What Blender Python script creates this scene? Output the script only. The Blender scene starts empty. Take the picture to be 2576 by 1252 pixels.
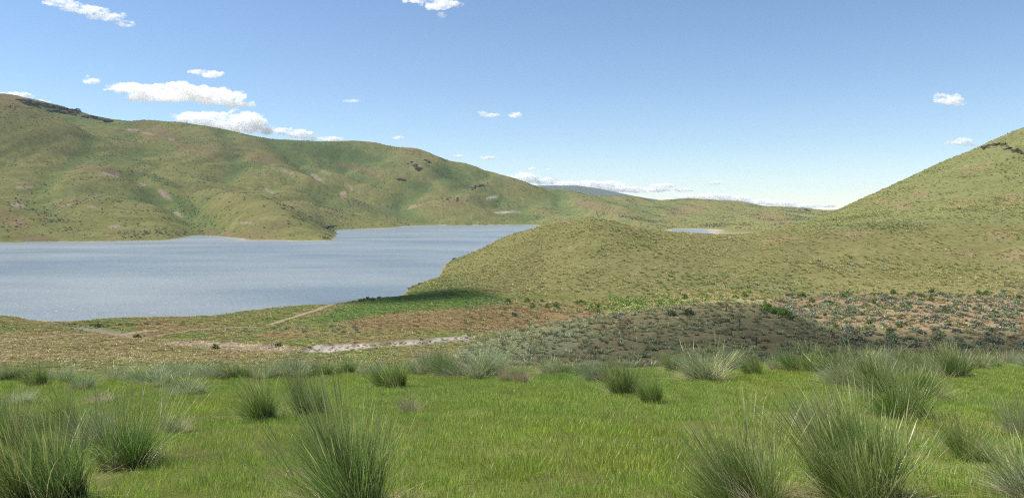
import bpy, math, random
import numpy as np

# ------------------------------------------------------------------ camera, sky, sun, exposure
SC = bpy.context.scene
COL = SC.collection
F = 1983.0            # focal length in units of a 2576-wide picture
PX0, PY0 = 1288.0, 530.0   # principal column and horizon row in those units
LAKE = -28.0

cam_d = bpy.data.cameras.new('camera')
cam = bpy.data.objects.new('camera', cam_d)
COL.objects.link(cam)
cam.location = (0, 0, 0)
cam.rotation_euler = (math.radians(90), 0, 0)
cam_d.sensor_width = 36.0
cam_d.lens = 36.0 * F / 2576.0
cam_d.shift_y = -(626.0 - PY0) / 2576.0
cam_d.clip_start = 0.1
cam_d.clip_end = 80000
SC.camera = cam

SUN_AZ, SUN_EL = math.radians(-84), math.radians(55)
world = bpy.data.worlds.new('World')
SC.world = world
world.use_nodes = True
wn = world.node_tree.nodes
wl = world.node_tree.links
wn.clear()
w_out = wn.new('ShaderNodeOutputWorld')
w_bg = wn.new('ShaderNodeBackground')
w_sky = wn.new('ShaderNodeTexSky')
w_sky.sky_type = 'NISHITA'
w_sky.sun_disc = False
w_sky.sun_elevation = SUN_EL
w_sky.sun_rotation = SUN_AZ
w_sky.altitude = 800
w_sky.air_density = 0.97
w_sky.dust_density = 0.0
w_sky.ozone_density = 4.0
w_bg.inputs['Strength'].default_value = 0.096
wl.new(w_sky.outputs[0], w_bg.inputs['Color'])
wl.new(w_bg.outputs[0], w_out.inputs['Surface'])

sun_d = bpy.data.lights.new('sun', 'SUN')
sun_d.energy = 4.9
sun_d.angle = math.radians(0.53)
sun_d.color = (1.0, 0.955, 0.88)
sun = bpy.data.objects.new('sun', sun_d)
COL.objects.link(sun)
SDIR = (math.sin(SUN_AZ) * math.cos(SUN_EL), math.cos(SUN_AZ) * math.cos(SUN_EL), math.sin(SUN_EL))
sun.location = (SDIR[0] * 50, SDIR[1] * 50, SDIR[2] * 50)
from mathutils import Vector
sun.rotation_euler = Vector(SDIR).to_track_quat('Z', 'Y').to_euler()

SC.view_settings.view_transform = 'Standard'
SC.view_settings.look = 'None'
SC.view_settings.exposure = 0.6
SC.view_settings.gamma = 1.0
SC.view_settings.use_curve_mapping = False
SC.render.engine = 'CYCLES'
SC.cycles.use_denoising = False
SC.cycles.filter_width = 1.2
SC.cycles.max_bounces = 32
SC.cycles.diffuse_bounces = 3
SC.cycles.glossy_bounces = 3
SC.cycles.transmission_bounces = 4
SC.cycles.transparent_max_bounces = 8
SC.cycles.volume_bounces = 28
SC.cycles.caustics_reflective = False
SC.cycles.caustics_refractive = False

RNG = np.random.default_rng(11)

# ------------------------------------------------------------------ numeric helpers
def smooth(a, b, x):
    t = np.clip((x - a) / (b - a), 0, 1)
    return t * t * (3 - 2 * t)

_perm = np.random.default_rng(5).permutation(512)
_ang = np.random.default_rng(6).uniform(0, 2 * np.pi, 512)
_gx, _gy = np.cos(_ang), np.sin(_ang)

def noise(x, y, seed=0):
    x = np.asarray(x, float) + seed * 17.31
    y = np.asarray(y, float) + seed * 9.77
    xi = np.floor(x).astype(np.int64); yi = np.floor(y).astype(np.int64)
    xf = x - xi; yf = y - yi
    u = xf * xf * xf * (xf * (xf * 6 - 15) + 10)
    v = yf * yf * yf * (yf * (yf * 6 - 15) + 10)
    def g(ix, iy, dx, dy):
        h = _perm[(_perm[ix & 511] + iy) & 511]
        return _gx[h] * dx + _gy[h] * dy
    a = g(xi, yi, xf, yf); b = g(xi + 1, yi, xf - 1, yf)
    c = g(xi, yi + 1, xf, yf - 1); d = g(xi + 1, yi + 1, xf - 1, yf - 1)
    return 1.5 * ((a * (1 - u) + b * u) * (1 - v) + (c * (1 - u) + d * u) * v)

def fbm(x, y, seed=0, octaves=4, gain=0.5):
    s = 0; a = 1.0; n = 0
    for k in range(octaves):
        s = s + a * noise(x * 2 ** k, y * 2 ** k, seed + k * 3)
        n += a; a *= gain
    return s / n

def pchip(xs, ys, xq):
    xs = np.asarray(xs, float); ys = np.asarray(ys, float)
    h = np.diff(xs); d = np.diff(ys) / h
    m = np.zeros(len(xs))
    m[0], m[-1] = d[0], d[-1]
    for i in range(1, len(xs) - 1):
        if d[i - 1] * d[i] > 0:
            w1, w2 = 2 * h[i] + h[i - 1], h[i] + 2 * h[i - 1]
            m[i] = (w1 + w2) / (w1 / d[i - 1] + w2 / d[i])
    xq = np.clip(xq, xs[0], xs[-1])
    k = np.clip(np.searchsorted(xs, xq) - 1, 0, len(xs) - 2)
    t = (xq - xs[k]) / h[k]
    t2, t3 = t * t, t * t * t
    return ((2 * t3 - 3 * t2 + 1) * ys[k] + (t3 - 2 * t2 + t) * h[k] * m[k]
            + (-2 * t3 + 3 * t2) * ys[k + 1] + (t3 - t2) * h[k] * m[k + 1])

# ------------------------------------------------------------------ terrain: sections surveyed along lines of sight
# each section: column, then (distance, row seen there) pairs; a row given as ('z', height) is an absolute height
def Z(v): return ('z', v)
NEAR = [(0.5, Z(-1.72)), (10, Z(-3.05)), (20, Z(-4.45)), (27, Z(-5.45)), (34, Z(-7.3))]
FAR_OUT = [(3400, Z(-20)), (6000, Z(-35)), (16000, Z(-40))]
LEFTBED = [(230, Z(-31)), (300, Z(-36)), (560, Z(-36)), (690, Z(-31))]
SECT = {
 -900: [(60, Z(-14)), (112, 905), (150, 862), (185, 822), (198, 803), (212, Z(-29))] + LEFTBED + [(730, 607), (850, 500), (1050, 370), (1250, 240), (1500, 180), (2300, 240)],
 0:    [(60, Z(-14)), (112, 905), (150, 862), (180, 826), (197, 797), (212, Z(-29))] + LEFTBED + [(728, 608), (850, 562), (1100, 470), (1300, 370), (1500, 285), (1800, 262), (2300, 240)],
 130:  [(60, Z(-14)), (112, 905), (150, 862), (180, 828), (192, 810), (200, Z(-28.6))] + LEFTBED + [(735, 605), (860, 565), (1100, 480), (1400, 375), (1700, 322), (2300, 268)],
 300:  [(60, Z(-14)), (112, 903), (146, 865), (178, 830), (196, 801), (212, Z(-29))] + LEFTBED + [(738, 603), (860, 572), (1100, 495), (1500, 392), (1950, 310), (2300, 303)],
 480:  [(60, Z(-14)), (112, 903), (146, 863), (180, 824), (197, 799), (212, Z(-29))] + LEFTBED + [(735, 605), (860, 578), (1100, 515), (1500, 410), (1950, 314), (2400, 330)],
 640:  [(60, Z(-14)), (112, 902), (142, 862), (180, 812), (208, 780), (225, Z(-30)), (300, Z(-36)), (560, Z(-36)), (690, Z(-31)), (730, 607), (860, 575), (1100, 520), (1500, 430), (2000, 343), (2400, 360)],
 790:  [(60, Z(-14)), (108, 902), (136, 866), (176, 808), (215, 768), (232, Z(-30)), (300, Z(-36)), (560, Z(-36)), (690, Z(-31)), (732, 607), (880, 580), (1100, 545), (1500, 478), (1850, 423), (2100, 357), (2500, 380)],
 830:  [(60, Z(-14)), (108, 902), (134, 868), (176, 806), (217, 767), (234, Z(-30)), (300, Z(-36)), (560, Z(-36)), (690, Z(-31)), (745, 599), (1000, 582), (1250, 564), (1500, 508), (1850, 446), (2130, 356), (2500, 380)],
 875:  [(60, Z(-14)), (108, 901), (132, 870), (174, 806), (224, 759), (240, Z(-30)), (300, Z(-36)), (900, Z(-36)), (1400, Z(-31)), (1535, 566), (1700, 528), (1850, 470), (2000, 412), (2150, 357), (2500, 380)],
 960:  [(60, Z(-13.8)), (106, 903), (128, 870), (172, 806), (242, 744), (258, Z(-30)), (310, Z(-36)), (900, Z(-36)), (1400, Z(-31)), (1545, 564), (1700, 542), (1850, 500), (2000, 440), (2150, 372), (2500, 390)],
 1060: [(60, Z(-13.5)), (104, 907), (126, 872), (170, 804), (225, 750), (285, 709), (300, Z(-28.4)), (340, Z(-33)), (900, Z(-36)), (1400, Z(-31)), (1545, 566), (1700, 550), (1850, 515), (2000, 455), (2090, 400), (2500, 410)],
 1130: [(60, Z(-13.2)), (102, 910), (124, 872), (168, 803), (222, 752), (280, 702), (360, 671), (425, 658), (450, Z(-29)), (500, Z(-34)), (1400, Z(-31)), (1545, 566), (1700, 550), (1850, 515), (2000, 465), (2100, 415), (2500, 420)],
 1200: [(60, Z(-13)), (100, 908), (126, 862), (150, 830), (180, 797), (222, 752), (285, 694), (360, 651), (425, 631), (470, Z(-27)), (500, Z(-31)), (560, Z(-34)), (1400, Z(-31)), (1545, 568), (1700, 552), (1850, 518), (2000, 475), (2100, 438), (2500, 430)],
 1300: [(60, Z(-12.8)), (98, 900), (130, 835), (152, Z(-23.6)), (185, 794), (222, 752), (270, 690), (330, 622), (395, 586), (440, Z(-15)), (510, Z(-30)), (580, Z(-34)), (1400, Z(-31)), (1550, 566), (1750, 550), (1900, 522), (2050, 475), (2500, 460)],
 1400: [(60, Z(-12.6)), (98, 893), (133, 817), (154, Z(-23.2)), (185, 793), (220, 753), (265, 678), (315, 604), (372, 560), (420, Z(-12)), (500, Z(-29)), (560, Z(-34)), (1250, Z(-31)), (1420, Z(-27.2)), (1800, 535), (2140, 478), (2600, 480)],
 1500: [(60, Z(-12.4)), (97, 888), (135, 801), (156, Z(-22.8)), (185, 790), (217, 754), (258, 672), (305, 595), (350, 551), (400, Z(-9)), (490, Z(-28)), (550, Z(-34)), (1250, Z(-31)), (1400, 568), (1800, 534), (2200, 491), (2700, 500)],
 1610: [(60, Z(-12.2)), (96, 886), (137, 783), (158, Z(-22.3)), (186, 787), (215, 754), (250, 684), (295, 613), (341, 573), (385, Z(-11)), (480, Z(-29)), (550, Z(-34)), (1100, Z(-30)), (1250, 573), (1700, 540), (2200, 497), (2700, 510)],
 1700: [(60, Z(-12)), (95, 885), (138, 771), (160, Z(-21.8)), (188, 782), (213, 753), (247, 690), (290, 625), (333, 584.5), (370, Z(-12.6)), (480, Z(-29)), (560, Z(-32)), (1090, Z(-30)), (1180, 577), (1600, 545), (2000, 518), (2300, 499), (2800, 510)],
 1830: [(60, Z(-12)), (93, 886), (138, 766), (162, Z(-21.6)), (190, 775), (212, 750), (247, 692), (288, 630), (328, 591), (370, Z(-12.5)), (480, Z(-27)), (700, Z(-28.6)), (1085, Z(-27.0)), (1140, 577), (1600, 548), (2000, 522), (2300, 505), (2800, 515)],
 1900: [(60, Z(-12)), (93, 886), (138, 768), (160, Z(-21.4)), (190, 774), (212, 748), (247, 692), (288, 632), (328, 588), (370, Z(-12)), (480, Z(-25)), (700, Z(-27)), (1000, Z(-27)), (1250, 568), (1700, 540), (2300, 518), (2800, 520)],
 1960: [(60, Z(-12)), (93, 886), (135, 776), (158, Z(-21.2)), (188, 776), (212, 746), (247, 690), (288, 625), (330, 578), (350, 573), (400, Z(-11)), (520, Z(-24)), (900, Z(-26)), (1300, 562), (1700, 540), (2300, 520), (2800, 525)],
 2060: [(60, Z(-12)), (95, 893), (125, 826), (150, 813), (212, 745), (250, 684), (290, 620), (322, 572), (370, 560), (430, 545), (480, Z(-8)), (600, Z(-20)), (900, Z(-24)), (1700, 545), (2300, 527), (2800, 528)],
 2200: [(60, Z(-12)), (95, 905), (125, 860), (160, 806), (212, 742), (250, 680), (290, 612), (322, 563), (380, 538), (480, 486), (540, Z(6)), (700, Z(-12)), (1700, 550), (2300, 530), (2800, 530)],
 2400: [(60, Z(-11.8)), (95, 898), (122, 862), (160, 804), (212, 740), (250, 678), (290, 606), (322, 555), (370, 512), (450, 440), (515, 396), (580, Z(34)), (760, Z(10)), (1700, 550), (2300, 535), (2800, 535)],
 2576: [(60, Z(-11.6)), (95, 894), (120, 866), (160, 803), (212, 740), (250, 676), (290, 602), (322, 550), (360, 505), (440, 412), (500, 352), (540, 321), (640, Z(52)), (860, Z(20)), (1700, 550), (2300, 538), (2800, 535)],
 3000: [(60, Z(-11.4)), (95, 885), (120, 860), (160, 800), (212, 735), (250, 668), (290, 590), (322, 530), (360, 470), (440, 340), (500, 245), (560, 180), (680, Z(88)), (950, Z(40)), (1700, 550), (2300, 540), (2800, 535)],
 3500: [(60, Z(-11.2)), (95, 880), (120, 855), (160, 795), (212, 730), (250, 660), (290, 570), (322, 505), (360, 430), (440, 270), (500, 160), (580, 90), (700, Z(120)), (1000, Z(60)), (1700, 550), (2300, 540), (2800, 535)],
}
ROWS = np.concatenate([np.linspace(0.5, 30, 40)[:-1], np.geomspace(30, 90, 50)[:-1], np.geomspace(90, 520, 320)[:-1],
                       np.geomspace(520, 3000, 320)[:-1], np.geomspace(3000, 16000, 40)])
_keys = sorted(SECT)
_tab = []
for k in _keys:
    pts = NEAR + SECT[k] + FAR_OUT
    ys = [p[0] for p in pts]
    zs = [p[1][1] if isinstance(p[1], tuple) else (PY0 - p[1]) * p[0] / F for p in pts]
    _tab.append(pchip(ys, zs, ROWS))
_tab = np.array(_tab)
PXG = np.arange(-900, 3501, 6.0)
_gt = np.empty((len(PXG), len(ROWS)))
for j in range(len(ROWS)):
    _gt[:, j] = pchip(_keys, _tab[:, j], PXG)
_k = np.exp(-0.5 * (np.arange(-9, 10) / 3.0) ** 2); _k /= _k.sum()
_gp = np.pad(_gt, ((9, 9), (0, 0)), mode='edge')
_gt = sum(_k[i] * _gp[i:i + len(PXG)] for i in range(19))
_lrows = np.log(ROWS)

def section(px, Y):
    Y = np.clip(Y, ROWS[0], ROWS[-1])
    a = np.interp(np.log(Y), _lrows, np.arange(len(ROWS)))
    i = np.clip(a.astype(int), 0, len(ROWS) - 2); fa = a - i
    b = np.clip((px - PXG[0]) / 6.0, 0, len(PXG) - 1.001)
    j = b.astype(int); fb = b - j
    return ((_gt[j, i] * (1 - fa) + _gt[j, i + 1] * fa) * (1 - fb)
            + (_gt[j + 1, i] * (1 - fa) + _gt[j + 1, i + 1] * fa) * fb)

# spurs and ridges: (lateral slope, crest roundness, points (column, row, distance))
RIDGES = [
 (0.55, 60, [(-500, 135, 1500), (0, 252, 1500), (60, 276, 1500), (172, 318, 1560), (300, 352, 1600), (400, 385, 1640)]),
 (0.55, 40, [(-600, 240, 2300), (0, 236, 2300), (24, 243, 2320), (141, 265, 2400), (321, 299, 2500), (420, 332, 2600)]),
 (0.58, 70, [(281, 308, 2000), (382, 304, 1950), (454, 309, 1950), (522, 323, 1960), (603, 339, 2000), (715, 351, 2050), (783, 357, 2100),
             (859, 356, 2150), (890, 355, 2150), (923, 358, 2150), (948, 365, 2140), (1020, 371, 2100), (1035, 379, 2080), (1056, 388, 2080),
             (1146, 407, 2100), (1222, 430, 2100), (1261, 442, 2050)]),
 (0.42, 12, [(1230, 452, 2060), (1261, 441, 2050), (1282, 446, 2050), (1306, 461, 2060), (1339, 469, 2080), (1357, 476, 2100), (1425, 478, 2150), (1464, 489, 2180)]),
 (0.75, 45, [(520, 462, 1180), (572, 474, 1090), (625, 485, 1010), (672, 508, 930), (714, 545, 850), (742, 580, 790), (766, 601, 742)]),
 (0.42, 25, [(640, 376, 1950), (755, 406, 1850), (845, 436, 1780), (905, 454, 1740), (966, 490, 1680), (1026, 517, 1640), (1044, 528, 1620)]),
 (0.62, 22, [(720, 418, 1600), (784, 441, 1530), (830, 466, 1500), (858, 495, 1490), (895, 545, 1530)]),
 (0.42, 14, [(1044, 524, 1660), (1100, 507, 1640), (1143, 501, 1630), (1175, 509, 1625), (1207, 524, 1615), (1267, 551, 1580), (1297, 563, 1558)]),
 (0.45, 16, [(1034, 379, 2080), (1000, 393, 1960), (955, 412, 1900), (900, 442, 1850)]),
 (0.45, 16, [(1010, 391, 1990), (1060, 423, 1880), (1110, 455, 1800), (1170, 487, 1730), (1195, 510, 1690)]),
 (0.45, 14, [(1100, 398, 2090), (1135, 425, 2000), (1165, 452, 1930)]),
 (0.45, 12, [(1261, 442, 2050), (1225, 456, 1950), (1185, 476, 1860), (1165, 490, 1800)]),
 (0.40, 16, [(1339, 470, 2070), (1300, 490, 1920), (1275, 510, 1820), (1262, 530, 1700)]),
 (0.36, 18, [(1400, 479, 2120), (1380, 500, 1950), (1365, 525, 1780)]),
 (0.34, 22, [(1430, 482, 2120), (1497, 506, 1820), (1552, 519, 1660), (1575, 543, 1460), (1625, 569, 1210), (1664, 580, 1095)]),
 (0.34, 30, [(1773, 507, 2290), (1810, 505, 2250), (1847, 506, 2250), (1890, 520, 2150), (1920, 540, 1800)]),
 (0.34, 30, [(1900, 519, 2400), (1976, 522, 2300), (2017, 524, 2250), (2039, 535, 2200)]),
 (0.30, 25, [(-300, 430, 860), (0, 522, 800), (80, 546, 790), (160, 574, 770), (255, 598, 742)]),
 (0.30, 90, [(150, 404, 1350), (230, 446, 1200), (290, 487, 1060), (330, 527, 930), (350, 566, 830)]),
 (0.30, 90, [(480, 404, 1600), (470, 446, 1330), (430, 477, 1200)]),
 (0.30, 20, [(330, 325, 1850), (420, 352, 1720), (470, 385, 1600)]),
]
GULLIES = [   # carved: depth, width
 (11, 26, [(321, 433, 1300), (400, 470, 1150), (440, 500, 1050), (480, 530, 950), (500, 560, 850), (520, 590, 770)]),
 (8, 45, [(700, 375, 2000), (745, 402, 1900), (800, 440, 1620), (860, 520, 1500)]),
 (10, 28, [(560, 345, 1900), (585, 372, 1780), (600, 410, 1550), (560, 440, 1350)]),
 (9, 26, [(250, 360, 1650), (230, 400, 1450), (120, 470, 1180), (90, 540, 930)]),
 (0.9, 3.0, [(190, 812, 186), (230, 812, 184), (330, 826, 172), (430, 842, 160), (520, 846, 158)]),
]

def unproj(px, py, Y):
    return np.array([(px - PX0) * Y / F, Y, (PY0 - py) * Y / F])

def ridge_field(X, Y, pts, k, w):
    """height of a ridge whose crest follows the points and whose flanks fall at slope k"""
    P = np.array([unproj(*p) for p in pts])
    best = np.full(X.shape, -1e9)
    for a, b in zip(P[:-1], P[1:]):
        d = b[:2] - a[:2]
        t = np.clip(((X - a[0]) * d[0] + (Y - a[1]) * d[1]) / (d @ d), 0, 1)
        dd = (X - a[0] - t * d[0]) ** 2 + (Y - a[1] - t * d[1]) ** 2
        zr = a[2] + t * (b[2] - a[2]) - k * (np.sqrt(dd + w * w) - w)
        df = np.abs(best - zr); h = np.maximum(4.0 - df, 0) / 4.0
        best = np.maximum(best, zr) + h * h * 1.0
    return best

def seg_dist(X, Y, pts):
    P = np.array([unproj(*p) for p in pts])
    best = np.full(X.shape, 1e9)
    for a, b in zip(P[:-1], P[1:]):
        d = b[:2] - a[:2]
        t = np.clip(((X - a[0]) * d[0] + (Y - a[1]) * d[1]) / (d @ d), 0, 1)
        best = np.minimum(best, np.hypot(X - a[0] - t * d[0], Y - a[1] - t * d[1]))
    return best

def height(X, Y):
    X = np.asarray(X, float); Y = np.asarray(Y, float)
    r = np.hypot(X, Y); th = np.arctan2(X, Y)
    tc = np.clip(th, -1.0, 1.0)
    px = PX0 + F * np.tan(tc); Ye = np.maximum(r * np.cos(tc), 0.5)
    z = section(px, Ye)
    z = z + 0.012 * X * (1 - smooth(24, 70, r))
    far = (Ye > 560) & (np.abs(th) < 0.85)
    if far.any():
        idx = np.nonzero(far)
        x, y, zz = X[idx], Y[idx], z[idx]
        lift = zz - LAKE
        wx = x + 60 * fbm(x / 260, y / 260, 21, 2); wy = y + 60 * fbm(x / 260, y / 260, 31, 2)
        for k, w, pts in RIDGES:
            zr = ridge_field(x + 0.35 * (wx - x), y + 0.35 * (wy - y), pts, k, w)
            h = np.maximum(8.0 - np.abs(zr - zz), 0) / 8.0
            zz = np.maximum(zr, zz) + h * h * 2.0
        lift = np.clip((zz - LAKE) / 60, 0, 1)
        calm = np.ones(x.shape)
        for q in (0, 1, 2, 3, 15, 16):
            calm *= 1 - 0.93 * np.exp(-(seg_dist(x, y, RIDGES[q][2]) / 110) ** 2)
        g = 0.9 * np.abs(noise(wx / 180, wy / 1500, 41)) + 0.40 * np.abs(noise(wx / 80, wy / 620, 45)) + 0.10 * np.abs(noise(wx / 34, wy / 220, 47)) + 0.06
        zz = zz + lift * calm * (-4 + 20 * (g - 0.36) + 5 * fbm(wx / 160, wy / 300, 51, 2) + 0.8 * fbm(x / 36, y / 48, 61, 2))
        zz = zz + 0.5 * fbm(x / 40, y / 40, 7, 2)
        z = z.copy(); z[idx] = zz
    for dep, w, pts in GULLIES:
        d = seg_dist(X, Y, pts)
        z = z - dep * np.exp(-(d / w) ** 2)
    mid = smooth(50, 100, Ye) * (1 - smooth(480, 620, Ye)) * smooth(-29, -26, z)
    z = z + mid * ((0.5 - 0.2 * smooth(300, 335, Ye)) * fbm(X / 22, Y / 22, 71, 3) + smooth(215, 250, Ye) * (1 - smooth(285, 330, Ye)) * (1.3 * fbm(X / 45, Y / 45, 75, 2)))
    near = (1 - smooth(40, 70, r))
    z = z + near * (0.10 * fbm(X / 3.5, Y / 3.5, 81, 3) + 0.12 * noise(X / 9, Y / 9, 82))
    back = smooth(1.25, 1.9, np.abs(th))
    zb = -1.72 + 0.10 * np.minimum(r, 600) + 1.5 * fbm(X / 60, Y / 60, 91, 3) * smooth(20, 80, r)
    return z * (1 - back) + zb * back

def project(X, Y, z):
    Yc = np.maximum(Y, 0.3)
    return PX0 + F * X / Yc, PY0 - F * z / Yc

def hit(px, py, y0=4.0, y1=3000.0):
    """first ground point met along the line of sight through a picture point"""
    for n in (260, 40):
        Ys = np.geomspace(y0, y1, n)
        X = (px - PX0) * Ys / F
        row = PY0 - F * height(X, Ys) / Ys
        k = np.nonzero(row <= py)[0]
        i = int(k[0]) if len(k) else n - 1
        y0, y1 = Ys[max(i - 1, 0)], Ys[i] * 1.0001
    z = height(X, Ys)
    return float(X[i]), float(Ys[i]), float(z[i])

def hits(pxs, pys, y0, y1, n=420):
    pxs, pys = np.asarray(pxs, float), np.asarray(pys, float)
    Ys = np.geomspace(y0, y1, n)[None]
    X = (pxs[:, None] - PX0) * Ys / F; YY = np.broadcast_to(Ys, X.shape)
    z = height(X.ravel(), YY.ravel()).reshape(X.shape)
    row = PY0 - F * z / YY
    ok = row <= pys[:, None]; i = np.where(ok.any(1), ok.argmax(1), n - 1); r = np.arange(len(pxs))
    return [tuple(map(float, p)) for p in zip(X[r, i], YY[r, i], z[r, i])]

# ------------------------------------------------------------------ surface colours (what grows or lies where)
def poly_mask(px, py, poly, soft):
    P = np.array(poly, float); n = len(P)
    ins = np.zeros(px.shape, bool); best = np.full(px.shape, 1e9)
    for i in range(n):
        a, b = P[i], P[(i + 1) % n]
        c = (a[1] > py) != (b[1] > py)
        xx = a[0] + (py - a[1]) / (b[1] - a[1] + 1e-9) * (b[0] - a[0])
        ins ^= c & (px < xx)
        d = b - a
        t = np.clip(((px - a[0]) * d[0] + (py - a[1]) * d[1]) / (d @ d), 0, 1)
        best = np.minimum(best, np.hypot((px - a[0] - t * d[0]) * 0.5, py - a[1] - t * d[1]))
    sd = np.where(ins, best, -best)
    return smooth(-soft, soft, sd)

def ell(px, py, cx, cy, rx, ry, rot=0):
    c, s = math.cos(math.radians(rot)), math.sin(math.radians(rot))
    dx, dy = px - cx, py - cy
    u = (dx * c + dy * s) / rx; v = (-dx * s + dy * c) / ry
    return 1 - smooth(0.55, 1.15, np.hypot(u, v))

BARE_FAR = [(277, 437, 34, 7, 10), (356, 465, 16, 4, 5), (414, 490, 26, 8, 35), (241, 521, 20, 4, 0), (161, 516, 20, 4, 0), (289, 569, 18, 5, -10),
            (44, 516, 22, 7, 10), (333, 327, 26, 4, 3), (370, 336, 20, 3, 10), (432, 351, 8, 3, 0), (723, 433, 20, 4, 15), (800, 449, 24, 7, 35),
            (679, 481, 18, 5, 30), (818, 433, 12, 3, 15), (878, 471, 16, 5, 38), (863, 489, 10, 11, 60), (953, 441, 8, 3, 20), (1237, 497, 18, 4, -12),
            (1267, 534, 24, 3, -3), (1300, 533, 14, 2.5, 5), (1041, 521, 22, 4, -15), (60, 470, 30, 5, 0), (450, 540, 14, 5, 30), (620, 560, 20, 4, 0),
            (470, 600, 30, 3, 0), (180, 345, 22, 4, 5)]
RED_FAR = [(20, 250, 60, 30, 20), (400, 335, 70, 22, 15), (490, 372, 60, 14, 15), (650, 398, 60, 12, 5), (30, 555, 60, 22, 20), (1030, 375, 40, 9, 15),
           (930, 430, 60, 10, 20), (1140, 510, 30, 10, 0), (1500, 520, 70, 12, 10), (1730, 528, 60, 16, -10), (1950, 550, 60, 14, 15), (600, 590, 120, 12, 3),
           (240, 425, 60, 10, 5), (100, 600, 80, 8, 0), (870, 420, 40, 8, 20)]
RED_MID = [(2266, 516, 48, 13, 5), (2322, 490, 34, 8, -15), (2210, 509, 26, 7, -10), (2425, 509, 40, 9, -8), (2458, 420, 46, 10, -20), (2540, 500, 40, 16, 0),
           (1595, 575, 40, 10, 5), (1960, 600, 60, 8, -5), (2520, 590, 50, 10, 0), (2560, 640, 60, 14, 0), (2420, 640, 50, 9, 0), (2150, 590, 60, 8, 0)]

def mix(c, col, m):
    return c * (1 - m[:, None]) + np.array(col)[None] * m[:, None]

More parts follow.
